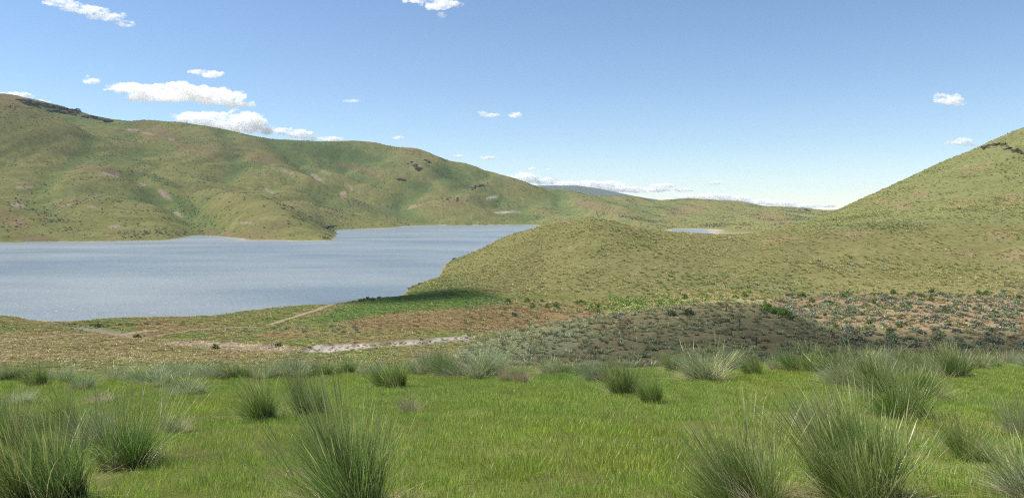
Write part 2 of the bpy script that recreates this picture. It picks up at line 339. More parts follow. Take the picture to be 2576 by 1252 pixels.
def albedo(X, Y, z, hollow=None):
    px, py = project(X, Y, z)
    r = np.hypot(X, Y)
    n1 = fbm(X / 90, Y / 160, 101, 4); n2 = fbm(X / 14, Y / 22, 111, 3); n3 = fbm(X / 2.2, Y / 3.5, 121, 2)
    n4 = fbm(X / 300, Y / 300, 131, 3)
    ones = np.ones((len(X), 1))
    # far hills
    c = ones * np.array([0.202, 0.196, 0.072])
    c = mix(c, (0.205, 0.180, 0.085), smooth(-0.05, 0.5, n1) * 0.8)
    c = mix(c, (0.135, 0.160, 0.066), smooth(0.02, 0.5, -n1 + 0.4 * n4) * 0.8)
    back = smooth(1650, 1950, Y) * (1 - smooth(1500, 1700, px))
    c = mix(c, (0.115, 0.150, 0.062), back * smooth(-0.3, 0.35, n4 + 0.5 * n1) * 0.8)
    c = c * (1 + 0.30 * n2[:, None]) * (1 + 0.25 * fbm(X / 5, Y / 8, 135, 2)[:, None])
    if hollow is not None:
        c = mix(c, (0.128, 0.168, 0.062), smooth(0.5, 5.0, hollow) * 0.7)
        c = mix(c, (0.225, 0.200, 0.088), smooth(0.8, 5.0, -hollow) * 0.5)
    wob = 9 * n2
    farm = Y > 560
    for e in RED_FAR:
        m = ell(px + wob * 2, py + wob * 0.6, *e) * farm * 0.7 * smooth(-0.5, 0.3, n2)
        c = mix(c, (0.24, 0.155, 0.095), m)
    for e in BARE_FAR:
        m = ell(px + wob, py + wob * 0.3, *e) * farm * smooth(-0.55, 0.1, n2 + n3 * 0.4)
        c = mix(c, (0.36, 0.27, 0.205), m * 0.85)
    m = (ell(px, py, 1237, 497, 18, 4, -12) + ell(px, py, 1267, 534, 26, 3, -3)) * farm
    c = mix(c, (0.5, 0.43, 0.35), np.clip(m, 0, 1) * 0.8)
    # green gully floors
    for e in [(470, 520, 40, 22, 40), (410, 455, 60, 10, 20), (840, 385, 120, 18, 8), (1130, 450, 60, 30, 30), (1060, 470, 50, 16, 10)]:
        c = mix(c, (0.085, 0.125, 0.045), ell(px + wob, py + wob * .5, *e) * farm * 0.6)
    shore = (1 - smooth(0.25, 0.9, z - LAKE + 0.25 * n2)) * farm
    c = mix(c, (0.42, 0.38, 0.31), shore * 0.85)
    # middle ground
    midm = smooth(48, 62, Y) * (1 - smooth(540, 580, Y))
    d = ones * np.array([0.185, 0.160, 0.068])
    d = mix(d, (0.140, 0.160, 0.048), smooth(-0.25, 0.35, n2 + 0.3 * n3))
    d = mix(d, (0.235, 0.165, 0.085), smooth(0.05, 0.5, fbm(X / 25, Y / 12, 141, 3)))
    w1 = 10 * n2 + 4 * n3
    def zone(poly, col, soft=6, amt=1.0):
        nonlocal d
        d = mix(d, col, poly_mask(px + 2 * w1, py + 0.5 * w1, poly, soft) * amt)
    # right hill, middle hill, sagebrush flat
    zone([(1000, 745), (1130, 640), (1480, 500), (3600, -900), (3600, 745)], (0.186, 0.172, 0.072), 5)
    zone([(1960, 590), (2200, 450), (3600, -900), (3600, 545), (2300, 565)], (0.185, 0.190, 0.078), 6)
    zone([(1900, 752), (2050, 738), (3600, 728), (3600, 835), (2300, 838), (2050, 815)], (0.255, 0.188, 0.110), 8)
    zone([(1980, 810), (2300, 835), (3600, 830), (3600, 950), (1980, 950)], (0.205, 0.165, 0.088), 12)
    zone([(1500, 800), (1600, 752), (1830, 745), (1960, 752), (1900, 775), (1700, 800)], (0.300, 0.265, 0.130), 5)
    zone([(1090, 910), (1180, 862), (1300, 833), (1500, 800), (1700, 769), (1830, 763), (1960, 773), (2080, 815), (2140, 860), (2200, 950), (1090, 950)], (0.170, 0.148, 0.078), 6)
    zone([(1090, 910), (1180, 862), (1300, 833), (1480, 803), (1500, 850), (1300, 920)], (0.180, 0.180, 0.098), 12)
    zone([(830, 820), (960, 790), (1290, 770), (1490, 772), (1500, 800), (1330, 828), (1000, 838)], (0.205, 0.138, 0.072), 9, 0.8)
    zone([(790, 812), (850, 778), (900, 764), (1000, 745), (1075, 719), (1130, 713), (1230, 738), (1300, 756), (1180, 772), (1000, 780), (880, 802)], (0.085, 0.125, 0.034), 9)
    zone([(690, 815), (780, 806), (870, 770), (960, 752), (1060, 745), (1250, 752), (1180, 770), (1000, 782), (860, 806)], (0.100, 0.145, 0.036), 7, 0.85)
    zone([(0, 835), (260, 835), (380, 862), (560, 872), (760, 890), (700, 915), (300, 912), (-400, 905), (-400, 840)], (0.225, 0.165, 0.085), 9, 0.6)
    zone([(750, 884), (790, 869), (900, 864), (1000, 857), (1100, 851), (1195, 846), (1190, 853), (1060, 864), (960, 870), (860, 883), (790, 889)], (0.50, 0.44, 0.375), 3.5, smooth(-0.75, 0.05, n3 + 0.5 * n2))
    zone([(400, 860), (480, 857), (600, 863), (720, 870), (760, 880), (700, 884), (580, 880), (470, 873)], (0.36, 0.27, 0.205), 4, 0.75)
    for e in RED_MID:
        d = mix(d, (0.27, 0.185, 0.115), ell(px + 2.5 * w1, py + 0.8 * w1, *e) * 0.5)
    d = mix(d, (0.115, 0.120, 0.040), ell(px, py, 2290, 690, 130, 14, 3) * 0.5)
    d = d * (1 + 0.16 * n3[:, None])
    sh2 = (1 - smooth(0.2, 0.8, z - LAKE))
    d = mix(d, (0.30, 0.26, 0.20), sh2 * 0.7)
    c = mix(c, (0, 0, 0), midm) + d * midm[:, None]
    # the near slope
    nm = (1 - smooth(48, 62, Y))
    e = ones * np.array([0.130, 0.145, 0.040])
    e = mix(e, (0.16, 0.135, 0.070), smooth(0.0, 0.5, fbm(X / 1.6, Y / 1.6, 151, 3)) * 0.7)
    c = c * (1 - nm[:, None]) + e * nm[:, None]
    return np.clip(c, 0.015, 0.8)

# ------------------------------------------------------------------ mesh and material helpers
def mk_mesh(name, V, Fq, cols=None, mats=(), matidx=None, smooth_shade=False):
    V = np.asarray(V, np.float32); Fq = np.asarray(Fq, np.int32)
    me = bpy.data.meshes.new(name)
    nf, k = Fq.shape
    me.vertices.add(len(V)); me.vertices.foreach_set('co', V.ravel())
    me.loops.add(nf * k); me.loops.foreach_set('vertex_index', Fq.ravel())
    me.polygons.add(nf); me.polygons.foreach_set('loop_start', np.arange(0, nf * k, k, dtype=np.int32))
    try:
        me.polygons.foreach_set('loop_total', np.full(nf, k, np.int32))
    except Exception:
        pass
    for m in mats: me.materials.append(m)
    if matidx is not None: me.polygons.foreach_set('material_index', np.asarray(matidx, np.int32))
    if smooth_shade: me.polygons.foreach_set('use_smooth', np.ones(nf, bool))
    me.update(calc_edges=True)
    if cols is not None:
        at = me.attributes.new('Col', 'FLOAT_COLOR', 'POINT')
        c4 = np.ones((len(V), 4), np.float32); c4[:, :3] = cols
        at.data.foreach_set('color', c4.ravel())
    return me

def obj(name, me, parent=None, loc=(0, 0, 0), rot=(0, 0, 0), scale=(1, 1, 1)):
    o = bpy.data.objects.new(name, me)
    COL.objects.link(o)
    if parent: o.parent = parent
    o.location = loc; o.rotation_euler = rot; o.scale = scale
    return o

def tag(o, label=None, cat=None, group=None, kind=None):
    if label: o['label'] = label
    if cat: o['category'] = cat
    if group: o['group'] = group
    if kind: o['kind'] = kind
    return o

def new_mat(name):
    m = bpy.data.materials.new(name); m.use_nodes = True
    nt = m.node_tree; nt.nodes.clear()
    out = nt.nodes.new('ShaderNodeOutputMaterial')
    return m, nt, out

def nd(nt, typ, **kw):
    n = nt.nodes.new(typ)
    for k, v in kw.items(): setattr(n, k, v)
    return n

def math_node(nt, op, a, b=None, c=None):
    n = nt.nodes.new('ShaderNodeMath'); n.operation = op
    for i, v in enumerate((a, b, c)):
        if v is None: continue
        if isinstance(v, (int, float)): n.inputs[i].default_value = v
        else: nt.links.new(v, n.inputs[i])
    return n.outputs[0]

def mixcol(nt, mode, fac, a, b):
    n = nt.nodes.new('ShaderNodeMix'); n.data_type = 'RGBA'; n.blend_type = mode
    for s, v in ((n.inputs[0], fac), (n.inputs[6], a), (n.inputs[7], b)):
        if isinstance(v, (int, float)): s.default_value = v
        elif isinstance(v, tuple): s.default_value = (*v, 1)
        else: nt.links.new(v, s)
    return n.outputs[2]

def ground_material():
    m, nt, out = new_mat('hill_ground')
    at = nd(nt, 'ShaderNodeAttribute', attribute_name='Col')
    geo = nd(nt, 'ShaderNodeNewGeometry')
    def nz(scale, detail=4, rough=0.6):
        n = nd(nt, 'ShaderNodeTexNoise'); n.inputs['Scale'].default_value = scale
        n.inputs['Detail'].default_value = detail; n.inputs['Roughness'].default_value = rough
        nt.links.new(geo.outputs['Position'], n.inputs['Vector']); return n.outputs['Fac']
    a = nz(0.32, 5, 0.65); b = nz(2.6, 4, 0.7); c = nz(0.035, 4, 0.6)
    f = math_node(nt, 'MULTIPLY_ADD', a, 0.9, 0.55)
    f2 = math_node(nt, 'MULTIPLY_ADD', b, 0.7, 0.65)
    f3 = math_node(nt, 'MULTIPLY_ADD', c, 0.5, 0.75)
    ff = math_node(nt, 'MULTIPLY', math_node(nt, 'MULTIPLY', f, f2), f3)
    col = nd(nt, 'ShaderNodeVectorMath', operation='SCALE')
    nt.links.new(at.outputs['Color'], col.inputs[0]); nt.links.new(ff, col.inputs['Scale'])
    # scattered straw-coloured and darker growth
    d = nz(0.9, 3, 0.7)
    rp = nd(nt, 'ShaderNodeMapRange'); rp.inputs['From Min'].default_value = 0.56; rp.inputs['From Max'].default_value = 0.70
    nt.links.new(d, rp.inputs['Value'])
    c2 = mixcol(nt, 'MULTIPLY', rp.outputs[0], col.outputs[0], (0.62, 0.72, 0.60))
    bs = nd(nt, 'ShaderNodeBsdfDiffuse'); bs.inputs['Roughness'].default_value = 0.6
    nt.links.new(c2, bs.inputs['Color'])
    bm = nd(nt, 'ShaderNodeBump'); bm.inputs['Strength'].default_value = 0.55; bm.inputs['Distance'].default_value = 0.5
    hgt = math_node(nt, 'ADD', math_node(nt, 'ADD', a, math_node(nt, 'MULTIPLY', b, 0.35)), math_node(nt, 'MULTIPLY', nz(0.085, 4, 0.6), 2.2))
    nt.links.new(hgt, bm.inputs['Height']); nt.links.new(bm.outputs[0], bs.inputs['Normal'])
    nt.links.new(bs.outputs[0], out.inputs['Surface'])
    return m

def leaf_material(name, tinted=False, rnd=0.25, trans=0.6, gloss=0.05):
    m, nt, out = new_mat(name)
    at = nd(nt, 'ShaderNodeAttribute', attribute_name='Col')
    col = at.outputs['Color']
    if tinted:
        ti = nd(nt, 'ShaderNodeAttribute', attribute_name='tint', attribute_type='INSTANCER')
        col = mixcol(nt, 'MULTIPLY', 1.0, col, ti.outputs['Color'])
    oi = nd(nt, 'ShaderNodeObjectInfo')
    f = math_node(nt, 'MULTIPLY_ADD', oi.outputs['Random'], rnd, 1 - rnd / 2)
    sc = nd(nt, 'ShaderNodeVectorMath', operation='SCALE')
    nt.links.new(col, sc.inputs[0]); nt.links.new(f, sc.inputs['Scale'])
    df = nd(nt, 'ShaderNodeBsdfDiffuse'); tr = nd(nt, 'ShaderNodeBsdfTranslucent'); gl = nd(nt, 'ShaderNodeBsdfGlossy')
    gl.inputs['Roughness'].default_value = 0.45
    nt.links.new(sc.outputs[0], df.inputs['Color'])
    k = nd(nt, 'ShaderNodeVectorMath', operation='SCALE'); k.inputs['Scale'].default_value = trans
    nt.links.new(sc.outputs[0], k.inputs[0]); nt.links.new(k.outputs[0], tr.inputs['Color'])
    m1 = nd(nt, 'ShaderNodeAddShader')
    nt.links.new(df.outputs[0], m1.inputs[0]); nt.links.new(tr.outputs[0], m1.inputs[1])
    m2 = nd(nt, 'ShaderNodeMixShader'); m2.inputs[0].default_value = gloss
    nt.links.new(m1.outputs[0], m2.inputs[1]); nt.links.new(gl.outputs[0], m2.inputs[2])
    nt.links.new(m2.outputs[0], out.inputs['Surface'])
    return m

def rock_material(name, c1, c2, scale=0.6):
    m, nt, out = new_mat(name)
    geo = nd(nt, 'ShaderNodeNewGeometry')
    n = nd(nt, 'ShaderNodeTexNoise'); n.inputs['Scale'].default_value = scale; n.inputs['Detail'].default_value = 6
    n.inputs['Roughness'].default_value = 0.7
    nt.links.new(geo.outputs['Position'], n.inputs['Vector'])
    rp = nd(nt, 'ShaderNodeMapRange'); rp.inputs['From Min'].default_value = 0.35; rp.inputs['From Max'].default_value = 0.68
    nt.links.new(n.outputs['Fac'], rp.inputs['Value'])
    c = mixcol(nt, 'MIX', rp.outputs[0], c1, c2)
    bs = nd(nt, 'ShaderNodeBsdfDiffuse'); nt.links.new(c, bs.inputs['Color'])
    bm = nd(nt, 'ShaderNodeBump'); bm.inputs['Strength'].default_value = 0.8; bm.inputs['Distance'].default_value = 0.4
    nt.links.new(n.outputs['Fac'], bm.inputs['Height']); nt.links.new(bm.outputs[0], bs.inputs['Normal'])
    nt.links.new(bs.outputs[0], out.inputs['Surface'])
    return m

M_GROUND = ground_material()
M_LEAF = leaf_material('grass_blade', trans=0.75)
M_LAWN = leaf_material('lawn_blade', tinted=True, rnd=0.3, trans=0.8)
M_TINT = leaf_material('tinted_grass', tinted=True, rnd=0.35, trans=0.45)
M_SHRUB = leaf_material('shrub_leaf', rnd=0.35, trans=0.4, gloss=0.02)
M_ROCK = rock_material('dark_basalt', (0.035, 0.030, 0.028), (0.13, 0.105, 0.09), 0.5)
M_ROCKP = rock_material('pale_rock', (0.20, 0.16, 0.125), (0.42, 0.35, 0.29), 0.9)
M_WOOD = rock_material('weathered_wood', (0.06, 0.05, 0.042), (0.16, 0.135, 0.11), 9)
M_DIRT = rock_material('dirt_track', (0.20, 0.155, 0.095), (0.33, 0.26, 0.175), 1.2)

# ------------------------------------------------------------------ terrain sheet
TH = np.concatenate([np.linspace(-math.pi, -0.78, 70)[:-1], np.linspace(-0.78, -0.60, 60)[:-1], np.linspace(-0.60, 0.60, 1050)[:-1],
                     np.linspace(0.60, 0.78, 60)[:-1], np.linspace(0.78, math.pi, 70)])
RR = np.concatenate([np.linspace(0.6, 30, 100)[:-1], np.geomspace(30, 90, 60)[:-1], np.geomspace(90, 480, 240)[:-1],
                     np.geomspace(480, 2700, 270)[:-1], np.geomspace(2700, 11000, 20)])
NT, NR = len(TH), len(RR)
GX = (np.sin(TH)[:, None] * RR[None]).ravel(); GY = (np.cos(TH)[:, None] * RR[None]).ravel()
GZ = height(GX, GY)
# rough relief in the eroded chalk bank and rubble
_px, _py = project(GX, GY, GZ)
_m = poly_mask(_px, _py, [(750, 884), (790, 869), (1000, 857), (1195, 846), (1190, 853), (960, 870), (860, 883), (790, 889)], 4) * (GY > 60) * (GY < 300)
GZ = GZ - _m * (0.5 + 0.8 * np.abs(fbm(GX / 2.5, GY / 2.5, 161, 2)))
_g2 = GZ.reshape(NT, NR)
def _blur(A, n, axis):
    k = np.ones(2 * n + 1) / (2 * n + 1)
    pad = [(0, 0), (0, 0)]; pad[axis] = (n, n)
    B = np.pad(A, pad, mode='edge'); cs = np.cumsum(B, axis=axis); z0 = np.zeros_like(np.take(cs, [0], axis=axis))
    cs = np.concatenate([z0, cs], axis=axis); m = A.shape[axis]
    return (np.take(cs, np.arange(2 * n + 1, m + 2 * n + 1), axis=axis) - np.take(cs, np.arange(0, m), axis=axis)) / (2 * n + 1)
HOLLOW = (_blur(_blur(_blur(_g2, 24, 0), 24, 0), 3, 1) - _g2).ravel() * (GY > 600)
GC = np.zeros((len(GX), 3))
front = GY > 0.5
GC[front] = albedo(GX[front], GY[front], GZ[front], HOLLOW[front])
GC[~front] = (0.11, 0.13, 0.04)
ii, jj = np.meshgrid(np.arange(NT - 1), np.arange(NR - 1), indexing='ij')
v0 = (ii * NR + jj).ravel()
QUADS = np.stack([v0, v0 + 1, v0 + NR + 1, v0 + NR], 1)
# orientation: make normals point up
e1 = np.stack([GX, GY], 1)
# global smooth normals
P = np.stack([GX, GY, GZ], 1)
def grid_normals():
    G = P.reshape(NT, NR, 3)
    dt = np.gradient(G, axis=0); dr = np.gradient(G, axis=1)
    n = np.cross(dr, dt)
    n /= np.linalg.norm(n, axis=2, keepdims=True) + 1e-12
    n *= np.sign(n[:, :, 2:3] + 1e-9)
    return n.reshape(-1, 3)
GN = grid_normals()
qc = P[QUADS].mean(1)
qpx = PX0 + F * qc[:, 0] / np.maximum(qc[:, 1], 1); qY = qc[:, 1]
reg = np.zeros(len(QUADS), int)                                   # ground
reg[(qY >= 58) & (qY < 300) & (qpx < 1190)] = 1                   # meadow
reg[(qY >= 58) & (qY < 208) & (qpx >= 1190)] = 2                  # sagebrush flat
reg[(qY >= 80) & (qY < 152) & (qpx >= 1190) & (qpx < 2090)] = 3   # mound
reg[(qY >= 208) & (qY < 560) & (qpx >= 1055)] = 4                 # middle hill
reg[(qY >= 325) & (qY < 900) & (qpx >= 1985)] = 5                 # right hill
reg[(qY >= 300) & (qpx < 1035) & (reg == 0)] = 6                  # left hills
reg[(qY >= 560) & (qpx >= 1035) & (reg == 0)] = 7                 # far hills
for k, nm in enumerate(['ground', 'meadow', 'sagebrush_flat', 'mound', 'hill_middle', 'hill_right', 'hills_left', 'hills_far']):
    q = QUADS[reg == k]
    used, inv = np.unique(q.ravel(), return_inverse=True)
    me = mk_mesh(nm, P[used], inv.reshape(-1, 4)[:, ::-1], GC[used], [M_GROUND], smooth_shade=True)
    me.normals_split_custom_set_from_vertices(GN[used].tolist())
    o = obj(nm, me); tag(o, kind='structure')

# far blue mountain
def mountain():
    sky = [(1180, 500), (1250, 478), (1339, 467), (1390, 466), (1438, 467), (1493, 473), (1540, 482), (1582, 490), (1660, 503), (1760, 516), (1900, 530)]
    pxs = np.linspace(1180, 1900, 140); rows = np.linspace(0, 1, 16)
    top = pchip([s[0] for s in sky], [s[1] for s in sky], pxs) + 0.8 * fbm(pxs / 20, pxs * 0, 3, 3)
    V = []
    for t in rows:
        Yv = 8600 + 1800 * t
        zt = (PY0 - top) * 9950 / F
        prof = math.sin(min(t / 0.75, 1) * math.pi / 2) ** 1.3 if t <= 0.75 else 1 - ((t - 0.75) / 0.25) ** 2 * 0.8
        x = (pxs - PX0) * 9950 / F
        zz = -60 + (zt + 60) * prof + 18 * fbm(x / 500, x * 0 + Yv / 500, 5, 3) * math.sin(math.pi * t)
        V.append(np.stack([x, np.full_like(x, Yv), zz], 1))
    V = np.concatenate(V); n = len(pxs)
    a, b = np.meshgrid(np.arange(len(rows) - 1), np.arange(n - 1), indexing='ij')
    q0 = (a * n + b).ravel()
    me = mk_mesh('mountain', V, np.stack([q0, q0 + 1, q0 + n + 1, q0 + n], 1), np.tile([0.07, 0.085, 0.06], (len(V), 1)), [M_GROUND], smooth_shade=True)
    tag(obj('mountain', me), kind='structure')
mountain()

# ------------------------------------------------------------------ lake
def water_material():
    m, nt, out = new_mat('lake_water')
    geo = nd(nt, 'ShaderNodeNewGeometry')
    mp = nd(nt, 'ShaderNodeMapping'); mp.inputs['Scale'].default_value = (0.55, 1.0, 1); mp.inputs['Rotation'].default_value = (0, 0, 0.25)
    nt.links.new(geo.outputs['Position'], mp.inputs['Vector'])
    def nz(scale, det, rough=0.6):
        n = nd(nt, 'ShaderNodeTexNoise'); n.inputs['Scale'].default_value = scale; n.inputs['Detail'].default_value = det
        n.inputs['Roughness'].default_value = rough
        nt.links.new(mp.outputs[0], n.inputs['Vector']); return n.outputs['Fac']
    a = nz(0.55, 5, 0.65); b = nz(0.012, 3); c = nz(1.1, 2)
    bs = nd(nt, 'ShaderNodeBsdfPrincipled')
    rp = nd(nt, 'ShaderNodeMapRange'); rp.inputs['From Min'].default_value = 0.35; rp.inputs['From Max'].default_value = 0.65
    nt.links.new(b, rp.inputs['Value'])
    col = mixcol(nt, 'MIX', rp.outputs[0], (0.150, 0.190, 0.215), (0.250, 0.275, 0.272))
    sparkle = nd(nt, 'ShaderNodeMapRange'); sparkle.inputs['From Min'].default_value = 0.725; sparkle.inputs['From Max'].default_value = 0.75
    nt.links.new(c, sparkle.inputs['Value'])
    col2 = mixcol(nt, 'MIX', sparkle.outputs[0], col, (0.8, 0.8, 0.8))  # white flecks painted into the water colour as sun sparkle
    nt.links.new(col2, bs.inputs['Base Color'])
    bs.inputs['Roughness'].default_value = 0.3; bs.inputs['IOR'].default_value = 1.33
    bm = nd(nt, 'ShaderNodeBump'); bm.inputs['Strength'].default_value = 1.0; bm.inputs['Distance'].default_value = 0.8
    nt.links.new(a, bm.inputs['Height']); nt.links.new(bm.outputs[0], bs.inputs['Normal'])
    nt.links.new(bs.outputs[0], out.inputs['Surface'])
    return m
lv = [(-1600, 150, LAKE), (1500, 150, LAKE), (1500, 1750, LAKE), (-1600, 1750, LAKE)]
tag(obj('lake', mk_mesh('lake', lv, [(0, 1, 2, 3)], mats=[water_material()])), kind='structure')

# ------------------------------------------------------------------ dirt tracks over the meadow
def track(name, pts, width):
    W = np.array([hit(px, py, 70, 400)[:2] for px, py in pts])
    s = np.concatenate([[0], np.cumsum(np.hypot(*np.diff(W, axis=0).T))])
    q = np.linspace(0, s[-1], int(s[-1] / 0.9) + 2)
    cx = pchip(s, W[:, 0], q); cy = pchip(s, W[:, 1], q)
    tx, ty = np.gradient(cx), np.gradient(cy); L = np.hypot(tx, ty) + 1e-9
    wd = width * (1 + 0.35 * noise(q / 4, q * 0, 3)); off = 0.5 * noise(q / 7, q * 0, 9)
    V = []
    for k in np.linspace(-0.5, 0.5, 5):
        x = cx - ty / L * (wd * k + off); y = cy + tx / L * (wd * k + off)
        V.append(np.stack([x, y, height(x, y) + 0.09 - 0.05 * abs(k)], 1))
    n = len(q); V = np.concatenate(V)
    a, b = np.meshgrid(np.arange(4), np.arange(n - 1), indexing='ij'); q0 = (a * n + b).ravel()
    o = obj(name, mk_mesh(name, V, np.stack([q0, q0 + 1, q0 + n + 1, q0 + n], 1), mats=[M_DIRT], smooth_shade=True))
    tag(o, kind='structure')
track('dirt_track', [(-60, 872), (0, 861), (60, 853), (130, 846), (210, 840), (262, 841), (330, 838), (400, 832)], 1.7)
track('dirt_track', [(675, 818), (700, 810), (745, 796), (790, 782), (825, 770), (880, 759), (950, 750)], 1.9)
track('dirt_track', [(395, 846), (440, 837), (500, 829), (560, 825), (650, 822)], 1.3)

# ------------------------------------------------------------------ grass blades
def blades(n, seed, rb, h, lean, wind, width, segs=4, droop=0.3, cols=((0.1, 0.14, 0.04), (0.14, 0.19, 0.05)), base=None, spike=False, power=0.7, flat=0.0, loose=0.06, clusters=0):
    g = np.random.default_rng(seed)
    a = g.uniform(0, 2 * np.pi, n); rr = rb * g.uniform(0, 1, n) ** 0.5
    bx, by = rr * np.cos(a), rr * np.sin(a)
    L = g.uniform(h[0], h[1], n)
    kx = ky = 0.0; kc = np.ones(n)
    if clusters:
        ca, cr = g.uniform(0, 2 * np.pi, clusters), rb * g.uniform(0.1, 1, clusters) ** 0.6
        which = g.integers(0, clusters, n)
        bx = cr[which] * np.cos(ca[which]) + bx * 0.30; by = cr[which] * np.sin(ca[which]) + by * 0.30
        rr = np.minimum(np.hypot(bx, by), rb); a = np.arctan2(by, bx)
        kx, ky = g.normal(0, 0.13, clusters)[which], g.normal(0, 0.13, clusters)[which]
        L = L * g.uniform(0.62, 1.08, clusters)[which]; kc = g.uniform(0.8, 1.2, clusters)[which]
    ln = lean * (rr / max(rb, 1e-6)) ** power * g.uniform(0.3, 1.4, n) + g.normal(0, loose, n)
    da = a + g.normal(0, 0.7, n)
    dx = np.sin(ln) * np.cos(da) + wind[0] * g.uniform(0.2, 1.5, n) + kx
    dy = np.sin(ln) * np.sin(da) + wind[1] * g.uniform(0.2, 1.5, n) + ky
    dz = np.maximum(np.cos(ln), 0.12 if flat else 0.3) * (1 - flat)
    nn = np.sqrt(dx ** 2 + dy ** 2 + dz ** 2); dx, dy, dz = dx / nn, dy / nn, dz / nn
    wa = g.uniform(0, np.pi, n); wx, wy = np.cos(wa), np.sin(wa)
    w = width * g.uniform(0.6, 1.4, n)
    dr = droop * g.uniform(0.2, 1.3, n)
    hh = np.hypot(dx, dy) + 1e-6
    c0, c1 = np.array(cols[0]), np.array(cols[1])
    cm = c0[None] + (c1 - c0)[None] * g.uniform(0, 1, n)[:, None]
    cm = cm * (g.uniform(0.7, 1.25, n) * kc)[:, None]
    V = np.zeros((n, segs + 1, 2, 3)); C = np.zeros((n, segs + 1, 2, 3))
    for i in range(segs + 1):
        t = i / segs
        x = bx + dx * L * t + dx / hh * dr * L * t * t * 0.5
        y = by + dy * L * t + dy / hh * dr * L * t * t * 0.5
        z = dz * L * t - dr * L * t * t * 0.35
        if spike:
            ww = w * (0.45 if t < 0.8 else (1.9 if t < 0.97 else 0.4))
        else:
            ww = w * (1 - t) ** 0.6 + 0.08 * w
        for s, sg in ((0, -0.5), (1, 0.5)):
            V[:, i, s, 0] = x + wx * ww * sg; V[:, i, s, 1] = y + wy * ww * sg; V[:, i, s, 2] = np.maximum(z, -0.02)
        cc = cm
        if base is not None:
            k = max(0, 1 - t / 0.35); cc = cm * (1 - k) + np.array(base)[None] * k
        if spike and t >= 0.8:
            cc = 0.6 * cc + 0.4 * np.array([0.30, 0.28, 0.11])[None]
        C[:, i, :, :] = cc[:, None, :]
    idx = np.arange(n)[:, None] * (segs + 1) * 2 + np.arange(segs)[None] * 2
    i0 = idx.ravel()
    Q = np.stack([i0, i0 + 1, i0 + 3, i0 + 2], 1)
    return V.reshape(-1, 3), Q, C.reshape(-1, 3)

def join(parts):
    V, Q, C = [], [], []; o = 0
    for v, q, c in parts:
        V.append(v); Q.append(q + o); C.append(c); o += len(v)
    return np.concatenate(V), np.concatenate(Q), np.concatenate(C)

def scatter(name, label, cat, protos, pos, rotz, scl, tint, idx, tilt=None):
    """one uncountable cover: points carrying instances of small plants"""
    me = bpy.data.meshes.new(name)
    n = len(pos)
    me.vertices.add(n); me.vertices.foreach_set('co', np.asarray(pos, np.float32).ravel())
    rot = np.zeros((n, 3), np.float32); rot[:, 2] = rotz
    if tilt is not None: rot[:, :2] = tilt
    me.attributes.new('rot', 'FLOAT_VECTOR', 'POINT').data.foreach_set('vector', rot.ravel())
    scl = np.asarray(scl, np.float32)
    if scl.ndim == 1: scl = np.repeat(scl[:, None], 3, 1)
    me.attributes.new('scl', 'FLOAT_VECTOR', 'POINT').data.foreach_set('vector', scl.ravel())
    c4 = np.ones((n, 4), np.float32); c4[:, :3] = tint
    me.attributes.new('tint', 'FLOAT_COLOR', 'POINT').data.foreach_set('color', c4.ravel())
    me.attributes.new('pick', 'INT', 'POINT').data.foreach_set('value', np.asarray(idx, np.int32))
    pc = bpy.data.collections.new(name + '_kinds')
    for i, m in enumerate(protos):
        pc.objects.link(bpy.data.objects.new('%s_kind_%02d' % (name, i), m))
    ng = bpy.data.node_groups.new(name, 'GeometryNodeTree')
    ng.interface.new_socket('Geometry', in_out='INPUT', socket_type='NodeSocketGeometry')
    ng.interface.new_socket('Geometry', in_out='OUTPUT', socket_type='NodeSocketGeometry')
    gi = ng.nodes.new('NodeGroupInput'); go = ng.nodes.new('NodeGroupOutput')
    ip = ng.nodes.new('GeometryNodeInstanceOnPoints'); ci = ng.nodes.new('GeometryNodeCollectionInfo')
    ci.inputs['Collection'].default_value = pc
    ci.inputs['Separate Children'].default_value = True; ci.inputs['Reset Children'].default_value = True
    def attr(nm, typ):
        a = ng.nodes.new('GeometryNodeInputNamedAttribute'); a.data_type = typ; a.inputs['Name'].default_value = nm
        return a.outputs['Attribute']
    L = ng.links.new
    L(gi.outputs[0], ip.inputs['Points']); L(ci.outputs[0], ip.inputs['Instance'])
    ip.inputs['Pick Instance'].default_value = True
    L(attr('pick', 'INT'), ip.inputs['Instance Index'])
    L(attr('rot', 'FLOAT_VECTOR'), ip.inputs['Rotation']); L(attr('scl', 'FLOAT_VECTOR'), ip.inputs['Scale'])
    L(ip.outputs[0], go.inputs[0])
    o = obj(name, me)
    md = o.modifiers.new('scatter', 'NODES'); md.node_group = ng
    tag(o, label, cat, kind='stuff')
    return o

WIND = (-0.20, 0.02)
# ---- lawn of young grass on the near slope
lawn_protos = []
for k in range(6):
    p = [blades(170, 300 + k, 0.24, (0.03, 0.085), 0.3, (-0.06, 0.0), 0.0042, 2, 0.35, ((0.115, 0.185, 0.020), (0.240, 0.305, 0.052))),
         blades(12, 330 + k, 0.24, (0.06, 0.14), 0.25, (-0.10, 0.0), 0.0034, 3, 0.25, ((0.10, 0.16, 0.02), (0.24, 0.25, 0.08)), spike=True),
         blades(8 + 6 * (k % 2), 360 + k, 0.24, (0.03, 0.085), 0.6, (-0.05, 0.0), 0.0036, 2, 0.4, ((0.20, 0.17, 0.08), (0.33, 0.28, 0.15)))]
    V, Q, C = join(p)
    lawn_protos.append(mk_mesh('lawn_tuft', V, Q, C, [M_LAWN]))
def wedge(n, y0, y1, u0, u1, seed, margin=2.0):
    g = np.random.default_rng(seed)
    Y = np.sqrt(g.uniform(y0 ** 2, y1 ** 2, n)); u = g.uniform(u0, u1, n)
    return u * (Y + margin), Y, g
X, Y, g = wedge(17500, 4.0, 40, -0.74, 0.74, 401)
